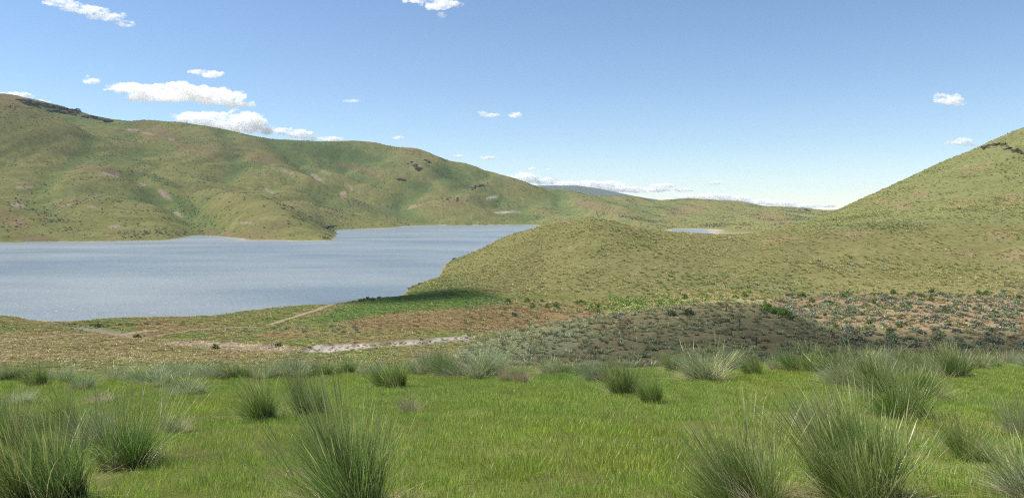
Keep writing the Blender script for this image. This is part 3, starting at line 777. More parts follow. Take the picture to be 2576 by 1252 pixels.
_k = g.uniform(0, 1, len(X)) > 0.9 * smooth(0.28, 0.62, fbm(X / 1.7, Y / 1.7, 151, 3))
X, Y = X[_k], Y[_k]
z = height(X, Y)
br = fbm(X / 2.4, Y / 2.4, 171, 3); yl = fbm(X / 6, Y / 4, 175, 2)
t = np.ones((len(X), 3)); t = mix(t, (1.35, 0.92, 1.25), smooth(0.15, 0.6, br) * 0.55); t = mix(t, (1.22, 1.08, 0.8), smooth(0.0, 0.5, yl) * 0.4)
t = mix(t, (0.72, 0.85, 0.9), smooth(0.1, 0.5, -yl) * 0.6)
sc = g.uniform(0.75, 1.35, len(X)) * (1 + 0.25 * smooth(0, .5, yl))
scatter('lawn_grass', 'short bright green grass covering the near slope', 'grass', lawn_protos, np.stack([X, Y, z], 1),
        g.uniform(-0.6, 0.6, len(X)), sc, t, g.integers(0, 6, len(X)))

# ---- tall bunchgrass clumps in the foreground, each a thing with its parts
GREEN = ((0.060, 0.110, 0.018), (0.125, 0.185, 0.038)); GREYG = ((0.125, 0.165, 0.075), (0.185, 0.225, 0.115))
BLUE = ((0.070, 0.120, 0.028), (0.135, 0.190, 0.052)); STRAW = ((0.30, 0.25, 0.155), (0.50, 0.43, 0.30)); YGREEN = ((0.080, 0.135, 0.024), (0.165, 0.215, 0.048))
STYLES = {   # leaves: colour, count, lean; stalks count; thatch count
 'green': dict(c=GREEN, n=850, lean=0.55, stalk=190, thatch=150, dry=60),
 'tall':  dict(c=BLUE, n=850, lean=0.42, stalk=330, thatch=130, dry=60),
 'grey':  dict(c=GREYG, n=800, lean=0.85, stalk=70, thatch=170, dry=110),
 'pale':  dict(c=GREYG, n=620, lean=0.70, stalk=240, thatch=300, dry=260),
 'dry':   dict(c=((0.20, 0.165, 0.10), (0.33, 0.27, 0.17)), n=360, lean=0.6, stalk=110, thatch=170, dry=120),
 'yellow': dict(c=YGREEN, n=950, lean=0.6, stalk=380, thatch=200, dry=90),
}
CLUMP_MESH = {}
for si, (st, d) in enumerate(STYLES.items()):
    for k in range(3):
        s0 = 1000 + si * 100 + k * 10
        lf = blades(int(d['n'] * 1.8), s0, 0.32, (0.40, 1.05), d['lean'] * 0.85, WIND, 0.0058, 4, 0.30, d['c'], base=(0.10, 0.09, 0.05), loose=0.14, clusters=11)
        sk = blades(int(d['stalk'] * 1.3), s0 + 1, 0.30, (0.70, 1.32), d['lean'] * 0.75, (WIND[0] * 0.9, WIND[1]), 0.0042, 6, 0.16, ((0.085, 0.130, 0.032), (0.20, 0.22, 0.075)), spike=True, loose=0.10, clusters=9)
        dr = blades(int(d['dry'] * 1.4), s0 + 2, 0.27, (0.45, 0.95), d['lean'] * 1.3, (WIND[0] * 1.6, WIND[1]), 0.0045, 5, 0.75, STRAW, loose=0.25)
        th = blades(int(d['thatch'] * 1.5), s0 + 3, 0.30, (0.25, 0.66), 1.25, (-0.45, -0.10), 0.0050, 4, 0.55, STRAW, flat=0.55)
        CLUMP_MESH[st, k] = [(nm, mk_mesh(nm, *p, [M_LEAF])) for nm, p in (('leaf_blades', lf), ('seed_stalks', sk), ('dry_blades', dr), ('thatch', th))]

def clump(px, py, h, w, style, label, group=None, k=0, rz=0.0):
    x, y, zz = hit(px, py, 4.0, 60)
    H = h * y / F; R = w * y / F / 1.32
    o = bpy.data.objects.new('bunchgrass', None); o.empty_display_size = 0.2
    COL.objects.link(o)
    o.location = (x, y, zz - 0.03); o.rotation_euler = (0, 0, rz); o.scale = (R, R, H)
    tag(o, label, 'grass clump', group or 'bunchgrass clumps on the near slope')
    for nm, me in CLUMP_MESH[style, k % 3]:
        c = bpy.data.objects.new(nm, me); COL.objects.link(c); c.parent = o
    return o

CL = [
 (870, 1290, 300, 350, 'tall', 'big upright bunchgrass clump at the bottom of the picture, left of centre'),
 (110, 1275, 290, 330, 'tall', 'big bunchgrass clump in the bottom left corner'),
 (335, 1172, 190, 240, 'green', 'green bunchgrass clump with a dark base right of the corner clump'),
 (230, 1120, 130, 170, 'pale', 'pale straw-mixed clump just behind the dark-based clump at left'),
 (655, 1058, 130, 150, 'green', 'left one of the two dark-based clumps above the big bottom clump'),
 (780, 1046, 125, 130, 'tall', 'right one of the two dark-based clumps above the big bottom clump'),
 (990, 976, 95, 120, 'green', 'round green clump at the lawn edge left of the small dry clump'),
 (1035, 1036, 60, 75, 'dry', 'small brown dry clump alone in the middle of the lawn'),
 (1190, 950, 95, 170, 'grey', 'broad grey-green clump at the lawn edge in the middle of the picture'),
 (1268, 958, 62, 45, 'dry', 'narrow brown dry clump at the lawn edge in the middle'),
 (1318, 962, 64, 70, 'dry', 'dry straw clump with flattened stems at the lawn edge'),
 (1560, 992, 100, 130, 'tall', 'taller left one of the paired clumps right of centre'),
 (1640, 1012, 95, 85, 'green', 'compact right one of the paired clumps right of centre'),
 (1780, 956, 105, 170, 'pale', 'wide clump with long straw stalks in front of the shaded mound'),
 (1896, 942, 72, 75, 'green', 'small bright green clump right of the wide straw one'),
 (2020, 934, 76, 130, 'green', 'green clump with bleached thatch on its left side at the lawn edge'),
 (2140, 968, 100, 160, 'pale', 'pale silvery clump behind the large green clump at right'),
 (2255, 1045, 130, 230, 'green', 'large green clump in the right part of the lawn'),
 (1890, 1275, 250, 290, 'yellow', 'big bunchgrass clump at the bottom right of centre with yellow seed heads'),
 (2190, 1270, 270, 360, 'yellow', 'biggest seed-headed clump at the bottom right'),
 (2110, 1130, 150, 180, 'yellow', 'leaning clump behind the biggest bottom right clump'),
 (2395, 945, 78, 130, 'tall', 'grey-stalked clump near the right end of the lawn edge'),
 (2520, 918, 50, 90, 'dry', 'short straw clump at the far right end of the lawn edge'),
 (2590, 1100, 130, 150, 'pale', 'pale clump cut by the right edge of the picture'),
 (2600, 1260, 170, 240, 'pale', 'straw-coloured clump in the bottom right corner'),
 (470, 992, 65, 130, 'grey', 'low grey dome-shaped clump left of centre in the lawn'),
 (98, 968, 68, 90, 'green', 'green clump near the left end of the lawn edge'),
 (208, 982, 55, 80, 'grey', 'grey-green clump just right of the green clump at the left lawn edge'),
 (390, 968, 60, 130, 'grey', 'silvery clump behind the low grey dome'),
 (250, 1012, 40, 90, 'dry', 'flattened straw clump on the left part of the lawn'),
 (40, 1020, 45, 120, 'pale', 'flattened pale clump at the left edge of the picture'),
 (745, 945, 66, 110, 'grey', 'grey-green clump at the lawn edge above the paired dark-based clumps'),
 (880, 940, 52, 90, 'green', 'dark green clump at the lawn edge left of the round green one'),
 (2205, 992, 105, 170, 'tall', 'stalky clump wedged between the pale silvery clump and the large green one'),
 (2345, 1005, 95, 140, 'yellow', 'seed-headed clump right of the large green clump'),
 (2050, 1075, 85, 130, 'pale', 'flattened pale clump left of the large green clump'),
 (150, 1085, 115, 160, 'green', 'bright clump behind the corner clump at left'),
 (445, 1085, 62, 95, 'pale', 'thin pale clump between the dark-based clump at left and the paired ones'),
 (15, 1120, 125, 150, 'yellow', 'seed-headed clump cut by the left picture edge'),
 (2440, 1150, 110, 170, 'yellow', 'loose seed-headed clump right of the biggest bottom right clump'),
]
for i, (px, py, h, w, st, lab) in enumerate(CL):
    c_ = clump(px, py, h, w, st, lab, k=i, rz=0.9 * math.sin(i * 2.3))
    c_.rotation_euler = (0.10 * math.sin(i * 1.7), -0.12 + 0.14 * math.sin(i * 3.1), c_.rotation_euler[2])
g = random.Random(5)
EDGE = [(-20, 962, 60, 80), (40, 958, 50, 70), (150, 960, 55, 80), (300, 958, 48, 90), (345, 962, 46, 80), (450, 955, 56, 90), (530, 952, 50, 90), (600, 950, 44, 90),
        (665, 948, 50, 90), (700, 944, 40, 70), (815, 942, 45, 80), (935, 944, 46, 70), (1060, 938, 70, 110), (1110, 944, 66, 90), (1240, 942, 72, 100), (1385, 940, 40, 80),
        (1430, 938, 36, 80), (1480, 942, 40, 70), (1510, 960, 60, 80), (1700, 934, 50, 80), (1850, 930, 60, 80), (1960, 930, 40, 60), (2090, 932, 66, 100), (2180, 930, 72, 110),
        (2250, 936, 70, 110), (2310, 936, 66, 100), (2350, 940, 56, 80), (2450, 928, 58, 90), (2490, 925, 40, 80), (2560, 918, 40, 80), (2600, 925, 50, 90)]
PLACE = ['cut by the left picture edge', 'leftmost whole one, below the track at the left edge', 'just right of the green clump near the left end', 'second behind the flattened straw clump at left',
         'beside the silvery clump behind the low grey dome', 'above the low grey dome', 'just right of the low grey dome', 'below the dark bush on the pink rubble', 'below the right end of the pink rubble',
         'between the pink rubble and the white bank', 'below the left tip of the white bank', 'left of the round green clump', 'right behind the round green clump', 'left of the broad grey-green clump in the middle',
         'right behind the broad grey-green clump in the middle', 'right of the dry straw clump', 'low, midway between the dry straw clump and the paired clumps', 'left of the paired clumps right of centre',
         'touching the taller paired clump on its left', 'left of the wide straw-stalked clump', 'left of the small bright green clump', 'between the two green clumps before the mound', 'left of the pale silvery clump',
         'behind the pale silvery clump', 'above the large green clump at right', 'right behind the large green clump', 'left of the grey-stalked clump near the right end', 'right of the grey-stalked clump near the right end',
         'left of the short straw clump at the far right', 'right of the short straw clump at the far right', 'cut by the right picture edge']
LOOK = {'grey': 'grey-green', 'tall': 'stalky', 'pale': 'pale', 'green': 'green'}
for i, (px, py, h, w) in enumerate(EDGE):
    st = ['grey', 'tall', 'grey', 'pale', 'green', 'grey'][i % 6]
    clump(px, py, h * 1.05, w * 1.1, st, '%s lawn-edge clump %s' % (LOOK[st], PLACE[i]), 'row of clumps along the far edge of the lawn', k=g.randrange(3), rz=g.uniform(-0.6, 0.6))

# ------------------------------------------------------------------ bunchgrass cover of the hills (too many to count)
TW = ((0.85, 0.88, 0.8), (1.3, 1.27, 1.2))
tuft_protos = []
for k in range(5):
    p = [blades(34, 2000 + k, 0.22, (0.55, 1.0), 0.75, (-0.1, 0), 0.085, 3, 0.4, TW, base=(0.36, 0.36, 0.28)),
         blades(8, 2020 + k, 0.2, (0.8, 1.2), 0.5, (-0.1, 0), 0.06, 3, 0.3, ((1.3, 1.27, 1.05), (1.7, 1.62, 1.3)))]
    tuft_protos.append(mk_mesh('hill_tuft', *join(p), [M_TINT]))
def shrub_mesh(name, seed, n, col, mat, leaf=0.11, flat=0.75, stems=6):
    g = np.random.default_rng(seed)
    d = g.normal(0, 1, (n, 3)); d /= np.linalg.norm(d, axis=1, keepdims=True); d[:, 2] = np.abs(d[:, 2])
    lump = 0.75 + 0.3 * np.sin(3 * np.arctan2(d[:, 1], d[:, 0]) + seed) * (1 - d[:, 2]) + 0.18 * np.sin(5 * d[:, 0] + 7 * d[:, 1] + seed)
    c = d * (g.uniform(0.35, 1.0, n) ** 0.5 * lump)[:, None] * np.array([0.5, 0.5, flat]); c[:, 2] += 0.08
    u = g.normal(0, 1, (n, 3)); u /= np.linalg.norm(u, axis=1, keepdims=True)
    u = u * 0.6 + d * 0.8; u /= np.linalg.norm(u, axis=1, keepdims=True)
    v = np.cross(u, g.normal(0, 1, (n, 3))); v /= np.linalg.norm(v, axis=1, keepdims=True)
    s = leaf * g.uniform(0.6, 1.4, n)[:, None]
    V = np.stack([c - v * s * 0.3, c + v * s * 0.3, c + u * s + v * s * 0.22, c + u * s - v * s * 0.22], 1).reshape(-1, 3)
    Q = np.arange(4 * n).reshape(n, 4)
    cc = np.array(col)[None] * g.uniform(0.65, 1.3, (n, 1)) * g.uniform(0.92, 1.08, (n, 3))
    C = np.repeat(cc, 4, 0)
    st = blades(stems, seed + 7, 0.06, (0.3, 0.6), 1.0, (0, 0), 0.03, 2, 0.1, ((0.10, 0.08, 0.06), (0.16, 0.13, 0.10)))
    return mk_mesh(name, *join([(V, Q, C), st]), [mat])
far_protos = [shrub_mesh('hill_shrub', 2100 + k, 26, (1, 1, 1), M_TINT, 0.5, 0.7, 2) for k in range(4)]

def keep_above_water(X, Y, z, lim=0.7): return z > LAKE + lim

# middle hill, right hill
X, Y, g = wedge(170000, 206, 620, -0.16, 0.80, 501, 0)
z = height(X, Y); px, py = project(X, Y, z)
den = 0.50 + 0.55 * fbm(X / 18, Y / 14, 181, 3) + 0.75 * fbm(X / 55, Y / 40, 185, 3)
den = den * (0.55 + 0.45 * smooth(420, 300, Y))
keep = keep_above_water(X, Y, z) & (g.uniform(0, 1, len(X)) < den) & ~((px < 1300) & (py > 735) )
X, Y, z, px, py = X[keep], Y[keep], z[keep], px[keep], py[keep]
al = albedo(X, Y, z)
n = len(X); rd = g.uniform(0, 1, n); pat = fbm(X / 35, Y / 35, 191, 3)
t = np.tile(np.array([0.270, 0.262, 0.105]), (n, 1))
t = mix(t, (0.150, 0.195, 0.060), smooth(-0.05, 0.35, pat + 0.35 * (rd - 0.5)))
t = mix(t, (0.330, 0.285, 0.125), smooth(0.0, 0.4, fbm(X / 50, Y / 30, 192, 2)) * 0.6)
t = mix(t, (0.330, 0.275, 0.135), (rd > 0.78) * 0.8)
sage = np.clip(smooth(0.05, 0.45, fbm(X / 28, Y / 14, 195, 3)) + smooth(16, 4, np.abs(Y - 322)) * (px > 1950) * 0.9, 0, 1)
is_s = g.uniform(0, 1, n) < sage * 0.4
t[is_s] = np.array([0.185, 0.200, 0.135]) * g.uniform(0.7, 1.2, (is_s.sum(), 1))
gr = g.uniform(0, 1, n) < 0.03 + 0.45 * poly_mask(px, py, [(1600, 700), (1700, 660), (1850, 690), (1760, 730)], 8)
t[gr] = np.array([0.135, 0.190, 0.060])
t = t * 0.8 + al * 0.25
S = (0.42 + 0.9 * g.uniform(0, 1, n) ** 2.2) * (0.85 + 0.35 * smooth(-0.3, 0.4, fbm(X / 40, Y / 30, 188, 2)))
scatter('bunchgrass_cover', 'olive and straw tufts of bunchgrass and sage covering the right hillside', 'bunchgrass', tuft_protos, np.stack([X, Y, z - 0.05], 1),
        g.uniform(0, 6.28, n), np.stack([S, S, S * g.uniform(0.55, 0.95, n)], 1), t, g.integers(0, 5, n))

# meadow grass
X, Y, g = wedge(26000, 62, 300, -0.72, 0.04, 511, 0)
z = height(X, Y); px, py = project(X, Y, z)
chalk = poly_mask(px, py, [(745, 887), (790, 866), (1000, 854), (1195, 844), (1195, 855), (960, 872), (790, 891)], 3)
keep = keep_above_water(X, Y, z, 0.4) & (g.uniform(0, 1, len(X)) > chalk)
for pts in ([(-60, 872), (0, 861), (60, 853), (130, 846), (210, 840), (262, 841)], [(675, 818), (700, 810), (745, 796), (790, 782), (825, 770), (880, 759), (950, 750)]):
    W = [hit(a, b, 70, 400) for a, b in pts]
    P2 = [(PX0 + F * w[0] / w[1], PY0 - F * w[2] / w[1], w[1]) for w in W]
    keep &= seg_dist(X, Y, P2) > 1.1
X, Y, z = X[keep], Y[keep], z[keep]
al = albedo(X, Y, z); n = len(X)
t = al * g.uniform(0.75, 1.25, (n, 1)) * np.array([1.0, 1.06, 0.95])
S = g.uniform(0.35, 0.75, n)
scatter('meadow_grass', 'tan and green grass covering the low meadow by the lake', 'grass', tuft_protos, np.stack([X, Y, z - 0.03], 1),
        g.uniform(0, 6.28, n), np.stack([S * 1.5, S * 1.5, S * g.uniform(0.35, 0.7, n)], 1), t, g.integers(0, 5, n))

# flat and mound small growth
X, Y, g = wedge(15000, 70, 212, -0.06, 0.76, 521, 0)
z = height(X, Y); px, py = project(X, Y, z)
md = ((Y > 80) & (Y < 152) & (px < 2110))
keep = g.uniform(0, 1, len(X)) < np.where(md, 0.85, 0.55) * (0.7 + 0.6 * fbm(X / 9, Y / 9, 201, 2))
X, Y, z, px, md = X[keep], Y[keep], z[keep], px[keep], md[keep]
al = albedo(X, Y, z); n = len(X)
t = al * g.uniform(0.8, 1.3, (n, 1))
q = g.uniform(0, 1, n) < np.where(md, 0.55, 0.25)
t[q] = np.array([0.180, 0.200, 0.108]) * g.uniform(0.6, 1.4, (q.sum(), 1))
S = g.uniform(0.35, 0.8, n) * np.where(q & ~md, 1.5, 1.3)
scatter('ground_cover', 'low straw and grey tufts scattered over the mound and flat', 'ground cover', tuft_protos, np.stack([X, Y, z - 0.03], 1),
        g.uniform(0, 6.28, n), np.stack([S, S, S * g.uniform(0.5, 0.9, n)], 1), t, g.integers(0, 5, n))

# the rest of the flat's sagebrush
sage_protos = [shrub_mesh('sage_cover', 2300 + k, 90, (1, 1, 1), M_TINT, 0.2, 0.55, 3) for k in range(4)]
X, Y, g = wedge(1500, 112, 216, 0.33, 0.74, 541, 0)
z = height(X, Y); px, py = project(X, Y, z)
keep = ~((px < 2120) & (Y < 150)) & (g.uniform(0, 1, len(X)) < 0.5 + 0.9 * fbm(X / 12, Y / 9, 221, 3))
X, Y, z = X[keep], Y[keep], z[keep]; n = len(X)
t = np.tile(np.array([0.175, 0.190, 0.118]), (n, 1)) * g.uniform(0.7, 1.25, (n, 1))
q = g.uniform(0, 1, n) < 0.2; t[q] = np.array([0.135, 0.185, 0.055])
q = g.uniform(0, 1, n) < 0.12; t[q] = np.array([0.215, 0.175, 0.135])
S = g.uniform(0.6, 1.7, n)
scatter('sagebrush_cover', 'smaller grey and green scrub filling the gaps between the sagebrush on the orange flat', 'scrub', sage_protos, np.stack([X, Y, z - 0.05], 1),
        g.uniform(0, 6.28, n), np.stack([S * 1.2, S * 1.2, S * g.uniform(0.6, 0.9, n)], 1), t, g.integers(0, 4, n))

# far hillside shrubs
X, Y, g = wedge(170000, 700, 2250, -0.72, 0.40, 531, 0)
z = height(X, Y); px, py = project(X, Y, z)
den = smooth(0.0, 0.55, fbm(X / 60, Y / 120, 211, 4)) * 0.95 + 0.10 + 0.8 * (ell(px, py, 470, 520, 40, 26, 40) + ell(px, py, 400, 452, 60, 9, 20) + ell(px, py, 165, 578, 50, 8, 5))
keep = keep_above_water(X, Y, z, 1.5) & (g.uniform(0, 1, len(X)) < den)
X, Y, z = X[keep], Y[keep], z[keep]; n = len(X)
t = np.tile(np.array([0.115, 0.125, 0.068]), (n, 1)) * g.uniform(0.6, 1.7, (n, 1))
q = g.uniform(0, 1, n) < 0.3
t[q] = np.array([0.16, 0.165, 0.105])
S = 0.7 + 1.5 * g.uniform(0, 1, n) ** 2.5
scatter('hillside_brush', 'dark and grey brush speckling the far hillsides', 'brush', far_protos, np.stack([X, Y, z - 0.1], 1),
        g.uniform(0, 6.28, n), np.stack([S, S, S * 0.75], 1), t, g.integers(0, 4, n))

# ------------------------------------------------------------------ countable bushes on the flat, the mound and the hill foot
SAGE = [shrub_mesh('sagebrush', 3000 + k, 230, (0.205, 0.222, 0.135), M_SHRUB, 0.13, 0.5) for k in range(5)]
BUSH = [shrub_mesh('green_bush', 3100 + k, 240, (0.130, 0.190, 0.045), M_SHRUB, 0.13, 0.8) for k in range(5)]
YBUSH = [shrub_mesh('yellow_green_bush', 3200 + k, 240, (0.235, 0.280, 0.085), M_SHRUB, 0.11, 0.75) for k in range(4)]
DBUSH = [shrub_mesh('dark_bush', 3300 + k, 260, (0.060, 0.085, 0.035), M_SHRUB, 0.12, 0.8) for k in range(3)]

def plant(name, meshes, x, y, s, label, cat, group=None, sz=1.0, g=random):
    zz = float(height(np.array([x]), np.array([y]))[0])
    o = obj(name, g.choice(meshes), loc=(x, y, zz - 0.04 * s), rot=(0, 0, g.uniform(0, 6.28)), scale=(s * g.uniform(0.85, 1.2), s * g.uniform(0.85, 1.2), s * sz))
    return tag(o, label, cat, group)

g = random.Random(21)
cnt = 0
while cnt < 176:       # sagebrush on the orange flat
    Y = math.sqrt(g.uniform(112 ** 2, 214 ** 2)); px = g.uniform(1960, 2650)
    if px < 2120 and Y < 150: continue
    X = (px - PX0) * Y / F
    if float(noise(np.array(X / 11), np.array(Y / 9), 222)) + g.uniform(-0.35, 0.6) < 0.05: continue
    plant('sagebrush', SAGE, X, Y, g.uniform(0.9, 2.2), 'grey-green sagebrush among the scattered brush on the orange flat', 'sagebrush', 'sagebrush on the orange flat', g.uniform(0.7, 1.0), g)
    cnt += 1
for i in range(90):    # sage on the mound
    px = g.uniform(1250, 2090); Y = g.uniform(88, 140); X = (px - PX0) * Y / F
    plant('sagebrush', SAGE, X, Y, g.uniform(0.6, 1.15), 'small grey sagebrush among those dotting the shaded mound', 'sagebrush', 'sagebrush on the shaded mound', g.uniform(0.7, 1.0), g)
for i in range(34):    # small grey ones on the meadow
    cx, cy, sp = g.choice([(750, 828, 40), (620, 833, 26), (840, 822, 20), (880, 832, 20), (330, 815, 60)])
    X, Y, zz = hit(cx + g.gauss(0, sp), cy + g.gauss(0, 4), 70, 300)
    plant('sagebrush', SAGE, X, Y, g.uniform(0.8, 1.5), 'silvery sagebrush in the loose patches on the tan meadow', 'sagebrush', 'sagebrush on the meadow', 0.7, g)
for i in range(46):    # green bushes along the foot of the middle hill
    px = g.choice([g.uniform(1270, 1480), g.uniform(1480, 2000), g.uniform(2000, 2600)]); Y = g.uniform(196, 216); X = (px - PX0) * Y / F
    plant('green_bush', BUSH, X, Y, g.uniform(1.0, 2.0), 'green bush in the line along the foot of the middle hill', 'bush', 'green bushes along the hill foot', g.uniform(0.8, 1.1), g)
for i in range(70):    # yellow-green thicket
    px = g.gauss(1650, 85); Y = g.uniform(188, 218); X = (px - PX0) * Y / F
    plant('yellow_green_bush', YBUSH, X, Y, g.uniform(1.6, 3.2), 'yellow-green bush in the bright thicket behind the mound', 'bush', 'bright thicket behind the mound', g.uniform(0.6, 0.9), g)
for i in range(24):
    px = g.choice([g.uniform(2100, 2600), g.uniform(1980, 2300)]); Y = g.uniform(135, 200); X = (px - PX0) * Y / F
    plant('green_bush', BUSH, X, Y, g.uniform(0.8, 1.5), 'green bush among the sagebrush on the orange flat', 'bush', 'green bushes on the flat', g.uniform(0.8, 1.2), g)
for px, py, s, lab in [(1690, 795, 1.7, 'dark round bush on top of the mound, left of its twin'), (1731, 793, 1.9, 'dark round bush on top of the mound, right of its twin'),
                       (345, 851, 1.7, 'dark bush in the gully on the left meadow'), (247, 822, 1.7, 'dark bush by the gully near the lake shore'),
                       (543, 878, 1.5, 'dark bush on the pink rubble bank of the meadow'), (702, 872, 1.3, 'dark bush at the left end of the white bank'),
                       (1293, 795, 1.6, 'lone green bush on the red meadow near the hill foot')]:
    x, y, zz = hit(px, py, 70, 300)
    plant('dark_bush', DBUSH, x, y, s, lab, 'bush', None, 0.85, g)
for i in range(16):
    px = 1955 + g.uniform(-35, 45); x, y, zz = hit(px, 785 + 0.35 * (px - 1950) + g.uniform(-4, 8), 70, 160)
    plant('green_bush', BUSH, x, y, g.uniform(0.9, 1.7), 'deep green bush in the thicket on the right shoulder of the mound', 'bush', 'green thicket on the mound', 0.9, g)
for i in range(34):   # shore thicket by the lake
    px = g.uniform(890, 1060); x, y, zz = hit(px, np.interp(px, [890, 960, 1060], [758, 747, 713]) + g.uniform(0, 5), 100, 400)
    plant('shore_bush', BUSH + SAGE, x, y, g.uniform(1.0, 2.0), 'low bush in the fringe along the near lake shore', 'bush', 'bushes along the near lake shore', 0.7, g)

# ------------------------------------------------------------------ rocks
import bmesh
def rock_mesh(name, seed, mat, flat=0.6):
    g = random.Random(seed); bm = bmesh.new()
    for i in range(18):
        v = Vector((g.gauss(0, 1), g.gauss(0, 1), g.gauss(0, 1))).normalized()
        bm.verts.new((v.x * 0.5 * g.uniform(0.8, 1.15), v.y * 0.5 * g.uniform(0.8, 1.15), v.z * 0.5 * flat * g.uniform(0.8, 1.15)))
    bmesh.ops.convex_hull(bm, input=bm.verts)
    for v in [v for v in bm.verts if not v.link_faces]: bm.verts.remove(v)
    me = bpy.data.meshes.new(name); bm.to_mesh(me); bm.free(); me.materials.append(mat)
    return me
ROCKS = [rock_mesh('rock', 4000 + k, M_ROCK) for k in range(6)]
PROCKS = [rock_mesh('rock', 4100 + k, M_ROCKP, 0.5) for k in range(5)]
def outcrop(label, line, n, size, y0, seed, spread=3.0, meshes=ROCKS, y1=3000, flat=1.0):
    g = random.Random(seed)
    pts = []
    for i in range(n):
        t = g.uniform(0, len(line) - 1.001); k = int(t); f = t - k
        px = line[k][0] * (1 - f) + line[k + 1][0] * f + g.gauss(0, spread); py = line[k][1] * (1 - f) + line[k + 1][1] * f + g.gauss(0, spread * 0.4)
        pts.append((px, py))
    pts = hits([p[0] for p in pts], [p[1] for p in pts], y0, y1)
    ys = sorted(p[1] for p in pts); my = ys[len(ys) // 2]
    pts = [p for p in pts if abs(p[1] - my) < 0.25 * my]
    c = np.mean(pts, axis=0); e = bpy.data.objects.new('rock_outcrop', None); COL.objects.link(e)
    e.location = tuple(c); tag(e, label, 'rock outcrop')
    for p in pts:
        s = size * g.uniform(0.5, 1.5)
        o = obj('rock', g.choice(meshes), e, (p[0] - c[0], p[1] - c[1], p[2] - c[2] + 0.1 * s), (g.uniform(-.2, .2), g.uniform(-.2, .2), g.uniform(0, 6.28)), (s * 1.3, s, s * flat))
outcrop('dark rock outcrop high on the right hill against the sky', [(2470, 378), (2490, 368), (2515, 362), (2540, 372)], 46, 2.0, 400, 1, 4)
outcrop('dark rock ledge at the right picture edge on the right hill', [(2530, 378), (2560, 383), (2600, 392)], 34, 1.8, 400, 2, 5)
outcrop('broken dark cliff band on the far left ridge top', [(45, 252), (90, 262), (140, 270), (200, 284)], 90, 11, 1700, 3, 5, flat=0.6)
outcrop('dark broken cliff below the ridge at far left', [(120, 277), (150, 283), (190, 290)], 40, 10, 1600, 4, 4, flat=0.6)
outcrop('dark cliff band above the low end of the far left ridge', [(215, 294), (250, 300), (278, 306)], 44, 10, 1600, 5, 4, flat=0.6)
outcrop('dark rocks scattered down the brown spur below the far hilltop', [(1030, 410), (1045, 420), (1060, 431)], 26, 6, 1500, 6, 4)
outcrop('small dark crag below the far hilltop skyline', [(1070, 404), (1085, 411)], 14, 6, 1600, 7, 3)
outcrop('grey rock slab in the notch left of the pointed far hill', [(1185, 475), (1200, 470), (1212, 465)], 20, 7, 1500, 8, 3)
outcrop('dark ledge on the far hillside left of the cone-shaped hill', [(1000, 451), (1018, 454)], 12, 5, 1400, 9, 2)
outcrop('rocky shore of the headland at the lake narrows', [(812, 573), (825, 571), (838, 569)], 24, 4, 700, 10, 3)
outcrop('dark rocks at the tip of the left shore', [(815, 599), (830, 601)], 12, 2.5, 650, 11, 3)
outcrop('brown rocks where the middle hill meets the lake', [(1124, 657), (1140, 652), (1155, 645)], 34, 2.2, 380, 12, 3, y1=520)
outcrop('dark crag near the right end of the far skyline', [(2025, 527), (2037, 532)], 10, 6, 1500, 13, 2)
outcrop('pinkish rubble along the low bank on the left meadow', [(420, 862), (500, 866), (600, 872), (730, 878)], 110, 0.42, 80, 14, 6, PROCKS, 300)
outcrop('white stones along the chalk bank in the meadow', [(770, 884), (860, 874), (1000, 862), (1180, 850)], 120, 0.4, 80, 15, 5, PROCKS, 300)
outcrop('scattered rocks on the stony top of the cone-shaped hill', [(1110, 504), (1140, 500), (1165, 506)], 22, 3.5, 1400, 16, 6)

# ------------------------------------------------------------------ fence posts
def post_mesh(seed):
    g = random.Random(seed); bm = bmesh.new()
    rings = []
    for t in (-0.25, 0.0, 0.5, 1.0, 1.3, 1.34):
        r = 0.075 * (1 - 0.12 * t) * (0.5 if t > 1.32 else 1)
        rings.append([bm.verts.new((r * math.cos(a * math.pi / 4) * g.uniform(0.9, 1.1), r * math.sin(a * math.pi / 4) * g.uniform(0.9, 1.1), t)) for a in range(8)])
    for a, b in zip(rings[:-1], rings[1:]):
        for i in range(8): bm.faces.new((a[i], a[(i + 1) % 8], b[(i + 1) % 8], b[i]))
    bm.faces.new(rings[-1])
    me = bpy.data.meshes.new('fence_post'); bm.to_mesh(me); bm.free(); me.materials.append(M_WOOD)
    return me
for i, (px, py, lab) in enumerate([(1826, 789, 'wooden fence post standing on the crest of the shaded mound'), (1861, 826, 'wooden fence post midway down the near side of the mound'),
                                   (1902, 872, 'lowest fence post on the near side of the mound'), (1499, 784, 'fence post at the left edge of the bright thicket'),
                                   (1508, 792, 'fence post just below the one beside the bright thicket'), (1447, 752, 'fence post standing at the foot of the middle hill'),
                                   (1776, 752, 'fence post in the brush right behind the mound top')]):
    x, y, zz = hit(px, py, 70, 300)
    tag(obj('fence_post', post_mesh(i), loc=(x, y, zz), rot=(0.04 * math.sin(i * 3), 0.07 * math.cos(i * 2), i)), lab, 'fence post', 'fence posts')

